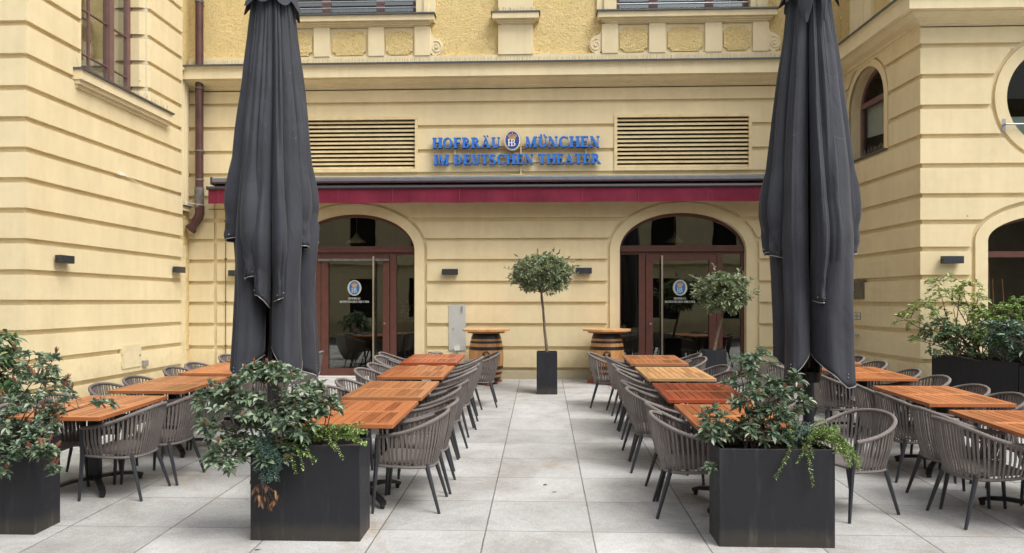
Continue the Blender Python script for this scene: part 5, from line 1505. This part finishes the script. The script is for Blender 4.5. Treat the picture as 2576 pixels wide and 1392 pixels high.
for side in (0, 1):
    hem2 = []; but = []
    if side == 0:
        lob = [(-78, 26, .98, 608, -6, 12, 1, .45), (80, 24, 1.0, 608, 6, -10, 1, .45), (-32, 22, 1.0, 700, -12, 5, 1, .5) , (-14, 16, .98, 745, 5, -30, 1, .55), (10, 13, 1.02, 752, -8, 10, 1, .55), (54, 20, .98, 622, 0, -8, 1, .45),
               (-50, 27, .93, 950, 66, 60, 0, .35), (30, 25, 1.0, 950, 80, 70, 0, .45), (80, 24, .98, 952, 30, 90, 0, .35), (-100, 30, .85, 880, -20, -20, 0, .3), (120, 36, .8, 900, -10, -10, 0, .3), (180, 40, .85, 930, -20, -20, 0, .3), (-140, 30, .8, 900, -20, -20, 0, .3)]
        px, lab = 686, 'closed anthracite parasol behind the left front planter'
    else:
        lob = [(-80, 22, 1.0, 640, 0, 10, 1, .45), (-54, 20, 1.0, 645, 10, -10, 1, .45), (86, 20, 1.0, 640, -10, 10, 1, .45), (14, 12, 1.0, 762, 5, 0, 1, .55), (34, 15, 1.0, 757, 5, 0, 1, .55),
               (-24, 25, 1.0, 942, -34, 62, 0, .45), (46, 40, 1.06, 964, 84, 22, 0, .45), (-62, 26, .88, 900, 60, -40, 0, .3), (-104, 26, .82, 820, -30, -60, 0, .3), (120, 36, .8, 900, -10, -10, 0, .3), (180, 40, .85, 930, -20, -20, 0, .3), (-140, 30, .8, 900, -20, -20, 0, .3)]
        px, lab = 2034, 'closed anthracite parasol behind the right front planter'
    t, gx, gy, g, cn, cam, R = parasol(px, lab, lob, .4 if side else -.4)
    mb = MB()
    for q in hem2: mb.tube(q, .0016, 3, False)
    mb.build('seam', 'hem', cn)
    for a, b in but: mb = MB(); mb.tube([a, b], .0055, 8); mb.build('eyelet', 'steel', cn)
    mb = MB(); mb.tube([(gx, gy, g + .05), (gx, gy, 4.9)], .05, 20); mb.build('pole', 'anthracite', t, smooth=True)
    mb = MB(); mb.box(gx - .16, gx + .16, gy - .16, gy + .16, g - .01, g + .03); mb.build('base_plate', 'anthracite', t, bevel=.008)
    mb = MB(); mb.lathe((gx, gy, g), [(.085, .055), (.085, .3), (.06, .32), (.06, .55)], 20); mb.build('socket', 'anthracite', t, smooth=True)
    mb = MB()
    for k in range(8):
        a = 2 * pi * k / 8 + .2; c0 = Vector((gx + .09 * cos(a), gy + .09 * sin(a), 1.15)); c1 = Vector((gx + .12 * cos(a), gy + .12 * sin(a), 4.6)); mb.bar(c0, c1, .022, .03, up=(cos(a), sin(a), 0))
    mb.build('rib', 'black_iron', t)
    mb = MB(); mb.lathe((gx, gy, 0), [(.10, 1.12), (.11, 1.15), (.11, 1.22), (.06, 1.25)], 20); mb.build('hub', 'black_iron', t, smooth=True)
    # wind vent cap with scalloped skirt
    mb = MB(); NA = 96; prof = [(0.04, 5.22), (.11, 5.15), (.17, 5.0), (.20, 4.85), (.225, 4.74), (.245, 4.68)]
    zo = 0 if side == 0 else .07
    for j, (r0, z0) in enumerate(prof):
        for i in range(NA):
            a = 2 * pi * i / NA; lob_ = abs(cos(4 * a + side)); f = j / (len(prof) - 1)
            r_ = r0 * (1 + .20 * f * (lob_ - .5)); z_v = z0 + zo - f * .10 * (lob_ ** 1.5) + .02 * f * sin(7 * a)
            mb.v.append(Vector((gx + r_ * cos(a), gy + r_ * sin(a), z_v)))
    for j in range(len(prof) - 1):
        for i in range(NA): i2 = (i + 1) % NA; mb.f.append((j * NA + i, j * NA + i2, (j + 1) * NA + i2, (j + 1) * NA + i))
    vc = mb.build('vent_cap', 'umbrella_cloth', t, smooth=True, fixn=False)
    if side == 1:
        mb = MB(); a = cam - .05; NT = 12
        for s_ in (-.05, .62):
            k = len(mb.v)
            for j in range(NT + 1):
                v = j / NT; w = (.07 - .05 * max(0, (v - .55) / .45)) * (1 if s_ < .3 else .5)
                for i in (-1, 0, 1): aa = a + s_ + i * w / .26; r_ = .262 - .012 * v + (.012 if i == 0 else 0); mb.v.append(Vector((gx + r_ * cos(aa), gy + r_ * sin(aa), 4.85 - .42 * v)))
            for j in range(NT):
                for i in (0, 1): mb.f.append((k + j * 3 + i, k + j * 3 + i + 1, k + (j + 1) * 3 + i + 1, k + (j + 1) * 3 + i))
        mb.build('strap_flap', 'umbrella_cloth', t, smooth=True, fixn=False)

# ==================================================================== TABLES
def make_table():
    t = thing('dining_table', 'x', 'table', (0, 0, 0), group='teak terrace tables')
    Wd, Ln, H = .78, 1.18, .75
    mb = MB(); fr_ = .062; th = .034
    def brd(x0, x1, y0, y1, dz=0): mb.box(x0, x1, y0, y1, H - th + dz, H + dz)
    a, b = Wd / 2, Ln / 2
    brd(-a, -a + fr_, -b, b); brd(a - fr_, a, -b, b); brd(-a + fr_ + .001, a - fr_ - .001, -b, -b + fr_); brd(-a + fr_ + .001, a - fr_ - .001, b - fr_, b)
    n = 9; w = (2 * a - 2 * fr_) / n
    for i in range(n):
        x0 = -a + fr_ + w * i + .0042; x1 = x0 + w - .0084
        brd(x0, x1, -b + fr_ + .003, -.033, -.001); brd(x0, x1, .033, b - fr_ - .003, -.001)
    mb.build('tabletop', 'teak_orange', t, local=True, bevel=.0025)
    mb = MB(); brd(-a + fr_ + .001, a - fr_ - .001, -.03, .03, .0); mb.build('cross_rail', 'teak_rail', t, local=True, bevel=.0025)
    mb = MB(); mb.box(-.02, .02, -.45, .45, H - .055, H - .036); mb.box(-.30, .30, -.33, -.29, H - .055, H - .0365); mb.box(-.30, .30, .29, .33, H - .055, H - .0365)
    mb.box(-.28, -.24, -.5, .5, H - .05, H - .037); mb.box(.24, .28, -.5, .5, H - .05, H - .037)
    mb.build('underframe', 'black_iron', t, local=True)
    mb = MB(); mb.box(-.045, .045, -.04, .04, .07, H - .05); mb.build('column', 'black_iron', t, local=True, bevel=.006)
    for k in range(4):
        a_ = radians(48 + 90 * k if k % 2 == 0 else 42 + 90 * k); d = Vector((cos(a_) * .95, sin(a_) * 1.1, 0))
        mb = MB(); p = [d * .04 + Vector((0, 0, .10)), d * .2 + Vector((0, 0, .095)), d * .34 + Vector((0, 0, .07)), d * .40 + Vector((0, 0, .045))]
        for q0, q1 in zip(p, p[1:]): mb.bar(q0, q1 + (q1 - q0).normalized() * .004, .05, .03)
        lg = mb.build('leg', 'black_iron', t, local=True)
        mb = MB(); c_ = d * .385; mb.tube([(c_.x - .014, c_.y, .022), (c_.x + .014, c_.y, .022)], .022, 12); mb.box(c_.x - .018, c_.x + .018, c_.y - .012, c_.y + .012, .022, .05); mb.build('castor', 'rubber', lg, local=True)
    return t
TB = make_table()
ang_slope = math.atan(SLOPE)
firstT = [True]
ROWS = {
    'left inner row': (-1.55, [6.55, 7.93, 9.48, 11.03], ['teak_orange', 'teak_brown', 'teak_orange', 'teak_red'], ['warm orange boards', 'weathered brown boards', 'orange-brown boards', 'dark red boards']),
    'right inner row': (1.60, [6.43, 7.86, 9.42, 10.98], ['teak_orange', 'teak_red', 'teak_pale', 'teak_brown'], ['orange boards behind the shrub', 'deep red boards', 'pale yellowish boards', 'light brown boards']),
    'left outer row': (-4.06, [6.78, 8.27, 9.75, 11.2], ['teak_orange'] * 4, ['orange boards'] * 4),
    'right outer row': (3.92, [6.20, 7.72, 9.52, 11.1], ['teak_orange'] * 4, ['orange boards'] * 4),
}
NTH = ['frontmost', 'second', 'third', 'rearmost']
for row, (x, yl, mats, looks) in ROWS.items():
    for k, y in enumerate(yl):
        lab = f'teak table with {looks[k]}, {NTH[k]} in the {row}'
        jx = random.uniform(-.015, .015)
        loc = (x + jx, y, gz(y)); rot = (ang_slope, 0, random.uniform(-.012, .012))
        if firstT[0]:
            TB.location = loc; TB.rotation_euler = rot; TB['label'] = lab; firstT[0] = False
        else: dup(TB, loc, rot, lab, 'teak terrace tables', {'tabletop': mats[k]})

# ==================================================================== CHAIRS
def make_chair():
    t = thing('armchair', 'x', 'chair', (0, 0, 0), group='strap armchairs')
    rim = [(.285, .22, .645), (.297, .12, .658), (.302, 0, .682), (.290, -.12, .722), (.245, -.22, .765), (.165, -.285, .795), (.08, -.312, .808), (0, -.318, .812)]
    rim = rim + [(-x, y, z) for x, y, z in rim[-2::-1]]
    low = [(.235, .215, .395), (.243, .12, .39), (.245, .02, .385), (.236, -.08, .38), (.205, -.16, .378), (.145, -.205, .376), (.07, -.222, .375), (0, -.226, .375)]
    low = low + [(-x, y, z) for x, y, z in low[-2::-1]]
    def smooth(P, n):
        P = [Vector(p) for p in P]; out = []
        m = len(P) - 1
        for i in range(n + 1):
            s = i / n * m; k = min(int(s), m - 1); f = s - k
            p0, p1, p2, p3 = P[max(k - 1, 0)], P[k], P[k + 1], P[min(k + 2, m)]
            out.append(.5 * ((2 * p1) + (p2 - p0) * f + (2 * p0 - 5 * p1 + 4 * p2 - p3) * f * f + (3 * p1 - p0 - 3 * p2 + p3) * f ** 3))
        return out
    NS = 42
    RU = smooth(rim, 92); LO = smooth(low, 92)
    mb = MB(); rads = [.0155 + .0012 * (i % 2) for i in range(93)]; mb.tube(RU, rads, 8); mb.build('armrest', 'strap', t, local=True, smooth=True)
    mb = MB(); r = random.Random(8)
    for i in range(NS):
        k = 1 + i * 90 / (NS - 1) * .99; j = int(k); f = k - j
        top = RU[j].lerp(RU[j + 1], f); q = LO[j].lerp(LO[j + 1], f)
        tan = (RU[j + 1] - RU[j]).normalized(); tan2 = (LO[j + 1] - LO[j]).normalized()
        w1 = .0088 * r.uniform(.85, 1.1); w2 = .0066; lean = r.uniform(-.004, .004)
        out = Vector((top.x, top.y + .0, 0)).normalized() * .0035
        mid = (top + q) / 2 + Vector((q.x, q.y, 0)).normalized() * .012
        rows = []
        for P_, T_, w in ((top, tan, w1), (mid, (tan + tan2).normalized(), (w1 + w2) / 2 + .0008), (q, tan2, w2)):
            P_ = P_ + T_ * lean; rows.append([P_ - T_ * w + out, P_ + T_ * w + out, P_ + T_ * w - out, P_ - T_ * w - out])
        n = len(mb.v)
        for rw_ in rows: mb.v += rw_
        for a in (0, 1):
            for b in range(4): b2 = (b + 1) % 4; mb.f.append((n + a * 4 + b, n + a * 4 + b2, n + a * 4 + 4 + b2, n + a * 4 + 4 + b))
    mb.tube(LO, .013, 6)
    mb.build('backrest', 'strap', t, local=True)
    mb = MB()
    mb.tube([(.225, .225, .425), (-.225, .225, .425)], .011, 8); mb.tube([(.228, .225, .425), (.228, -.10, .415), (.18, -.18, .413), (.1, -.205, .41), (0, -.21, .41), (-.1, -.205, .41), (-.18, -.18, .413), (-.228, -.10, .415), (-.228, .225, .425)], .011, 8)
    for i in range(17):
        x = -.205 + .41 * i / 16; yb = -.195 if abs(x) < .13 else -.195 + (abs(x) - .13) * 1.0
        mb.box(x - .0095, x + .0095, yb, .228, .424, .431)
    mb.build('seat', 'strap', t, local=True)
    for sx in (1, -1):
        mb = MB(); mb.tube([(sx * .262, .262, 0), (sx * .252, .232, .40), (sx * .284, .218, .64)], [.012, .0195, .0155], 8); mb.build('leg', 'anthracite', t, local=True, smooth=True)
        mb = MB(); mb.tube([(sx * .242, -.275, 0), (sx * .195, -.165, .40)], [.012, .0195], 8); mb.build('leg', 'anthracite', t, local=True, smooth=True)
    return t
CH = make_chair(); firstC = [True]
for ch_ in CH.children:
    for v_ in ch_.data.vertices: v_.co.z *= .975
def chair(x, y, face, label):
    rz = face - pi / 2
    # tilt with the paving
    up = Vector((0, -SLOPE, 1)).normalized(); R_ = Matrix.Rotation(rz, 3, 'Z'); q = Vector((0, 0, 1)).rotation_difference(up)
    rot = (q.to_matrix() @ R_).to_euler()
    loc = (x, y, gz(y))
    if firstC[0]: CH.location = loc; CH.rotation_euler = rot; CH['label'] = label; firstC[0] = False; return CH
    return dup(CH, loc, rot, label, 'strap armchairs')
rc = random.Random(12)
# per side: (table row, side sign, list of (seat y, back x) read off the picture)
SEATS = {
    ('left inner row', 1): [(6.28, -.785), (6.83, -.77), (7.63, -.83), (8.20, -.81), (9.27, -.81), (9.82, -.82), (10.72, -.84), (11.38, -.64)],
    ('left inner row', -1): [(6.32, -2.24), (6.86, -2.24), (7.66, -2.26), (8.22, -2.24), (9.22, -2.28), (9.80, -2.26), (10.76, -2.38), (11.32, -2.44)],
    ('right inner row', -1): [(6.18, .88), (6.70, .915), (7.60, .84), (8.15, .85), (9.18, .90), (9.74, .90), (10.76, .90), (11.36, .685)],
    ('right inner row', 1): [(None, None), (7.02, 2.28), (7.60, 2.30), (8.15, 2.32), (9.10, 2.29), (9.68, 2.34), (10.72, 2.28), (11.28, 2.33)],
    ('left outer row', 1): [(6.58, -3.36), (7.10, -3.28), (8.00, -3.36), (8.55, -3.32), (9.50, -3.36), (10.02, -3.34), (11.0, -3.36), (11.5, -3.36)],
    ('left outer row', -1): [(6.50, -4.70), (7.05, -4.72), (7.82, -4.68), (8.42, -4.66), (9.34, -4.67), (9.86, -4.65), (10.92, -4.66), (11.5, -4.66)],
    ('right outer row', -1): [(5.98, 3.16), (6.50, 3.24), (7.42, 3.22), (8.0, 3.24), (9.22, 3.2), (9.80, 3.2), (10.7, 3.0), (11.3, 3.0)],
    ('right outer row', 1): [(5.95, 4.70), (6.62, 4.62), (7.42, 4.52), (7.98, 4.50), (8.75, 4.52), (9.42, 4.53), (10.30, 4.52), (11.0, 4.52)],
}
for (row, s), lst in SEATS.items():
    for k, (y, xb) in enumerate(lst):
        side = 'right-hand' if s > 0 else 'left-hand'
        lab = f"grey strap armchair, {'nearer' if k % 2 == 0 else 'farther'} seat on {side} side, {NTH[k // 2]} table, {row}"
        if y is None: continue
        x = xb - s * .318; y += .08 if 'inner' in row else .03
        if row == 'right outer row' and k < 2: y += .12; x -= .05
        f = pi if s > 0 else 0
        chair(x, y, f + rc.uniform(-.10, .10), lab)
chair(2.50, 6.33, pi + radians(24), 'grey strap armchair pulled out and turned, alone right of the right front planter')

# ==================================================================== opposite side of the street (seen in the glass)
ob = thing('building', 'plain cream street front opposite, seen only as a reflection in the door glass', 'building', (0, -15, -.25))
OB = Frame((0, -15, 0), (1, 0, 0), (0, 1, 0))
wx = [Ex('rect', -21 + 3.5 * i, .8, 3.2, z0=.9) for i in range(13)]
mb = MB(OB); band(mb, -24, 24, -.25, 4, wx, 0); 
for z in (4.5, 8.0): band(mb, -24, 24, z, z + 3.3, [Ex('rect', -21 + 3.5 * i, .7, z + 2.4, z0=z + .4) for i in range(13)], 0)
mb.box(-24, 24, 0, .3, 4, 4.5); mb.box(-24, 24, 0, .1, 7.8, 8.0); mb.box(-24, 24, 0, .5, 11.3, 11.8)
mb.build('wall', 'cream', ob)
mb = MB(OB); mb.q((-24, -.3, -.25), (24, -.3, -.25), (24, -.3, 11.8), (-24, -.3, 11.8)); mb.build('window', 'dark_void', ob)

# ==================================================================== small litter on the paving
def bit(px, py, name, label, mat, s):
    p = gnd(px, py); mb = MB(); mb.obox(p + Vector((0, 0, s * .25)), s, s * .6, s * .4, Matrix.Rotation(px, 3, 'Z')); o = mb.build(name, mat, bevel=s * .15); tag(o, label, 'litter')
bit(1559, 1080, 'pebble', 'small dark pebble on the paving left of the right inner row', 'box_taupe', .035)
F = Fol(77)
for px, py in ((1365, 1400 * 0 + 1222), (1388, 1240), (638, 1385)):
    p = gnd(px, min(py, 1385)); F.leaf(p + Vector((0, 0, .006)), Vector((1, .3, 0)), .05, .02, 0)
mb = MB(); mb.v = F.v; mb.f = F.f; tag(mb.build('fallen_leaf', 'leaf_brown', fixn=False), 'few small dry leaves lying on the pale slabs', 'leaves', kind='stuff')

# ==================================================================== CAMERA, LIGHT, WORLD
cam = bpy.data.cameras.new('camera'); co = bpy.data.objects.new('camera', cam); COL.objects.link(co)
co.location = (0, 0, CAMZ); co.rotation_euler = (radians(90), 0, YAW)
cam.sensor_width = 36; cam.sensor_fit = 'HORIZONTAL'; cam.lens = FPX / 2576 * 36; cam.shift_y = 62 / 2576; cam.clip_end = 400; cam.clip_start = .05
sc.camera = co
SUN_EL, SUN_AZ = radians(58), radians(128)     # azimuth clockwise from +Y
w = bpy.data.worlds.new('World'); sc.world = w; w.use_nodes = True; nt = w.node_tree
bg = nt.nodes['Background']; sky = nt.nodes.new('ShaderNodeTexSky'); sky.sky_type = 'NISHITA'; sky.sun_disc = False
sky.sun_elevation = SUN_EL; sky.sun_rotation = SUN_AZ; sky.air_density = 1.2; sky.dust_density = 5; sky.ozone_density = 1
hs = nt.nodes.new('ShaderNodeHueSaturation'); hs.inputs['Saturation'].default_value = .30
nt.links.new(sky.outputs[0], hs.inputs['Color']); nt.links.new(hs.outputs[0], bg.inputs[0]); bg.inputs[1].default_value = .145
sd = bpy.data.lights.new('sun', 'SUN'); sd.energy = 1.5; sd.angle = radians(30); sd.color = (1, .96, .90); so = bpy.data.objects.new('sun', sd); COL.objects.link(so)
dv = Vector((sin(SUN_AZ) * cos(SUN_EL), cos(SUN_AZ) * cos(SUN_EL), sin(SUN_EL)))
so.rotation_euler = dv.to_track_quat('Z', 'Y').to_euler(); so.location = dv * 30
sc.view_settings.view_transform = 'Standard'; sc.view_settings.look = 'None'; sc.view_settings.gamma = 1; sc.view_settings.exposure = .70
sc.view_settings.use_curve_mapping = False
sc.render.engine = 'CYCLES'
sc.cycles.max_bounces = 8; sc.cycles.transparent_max_bounces = 12
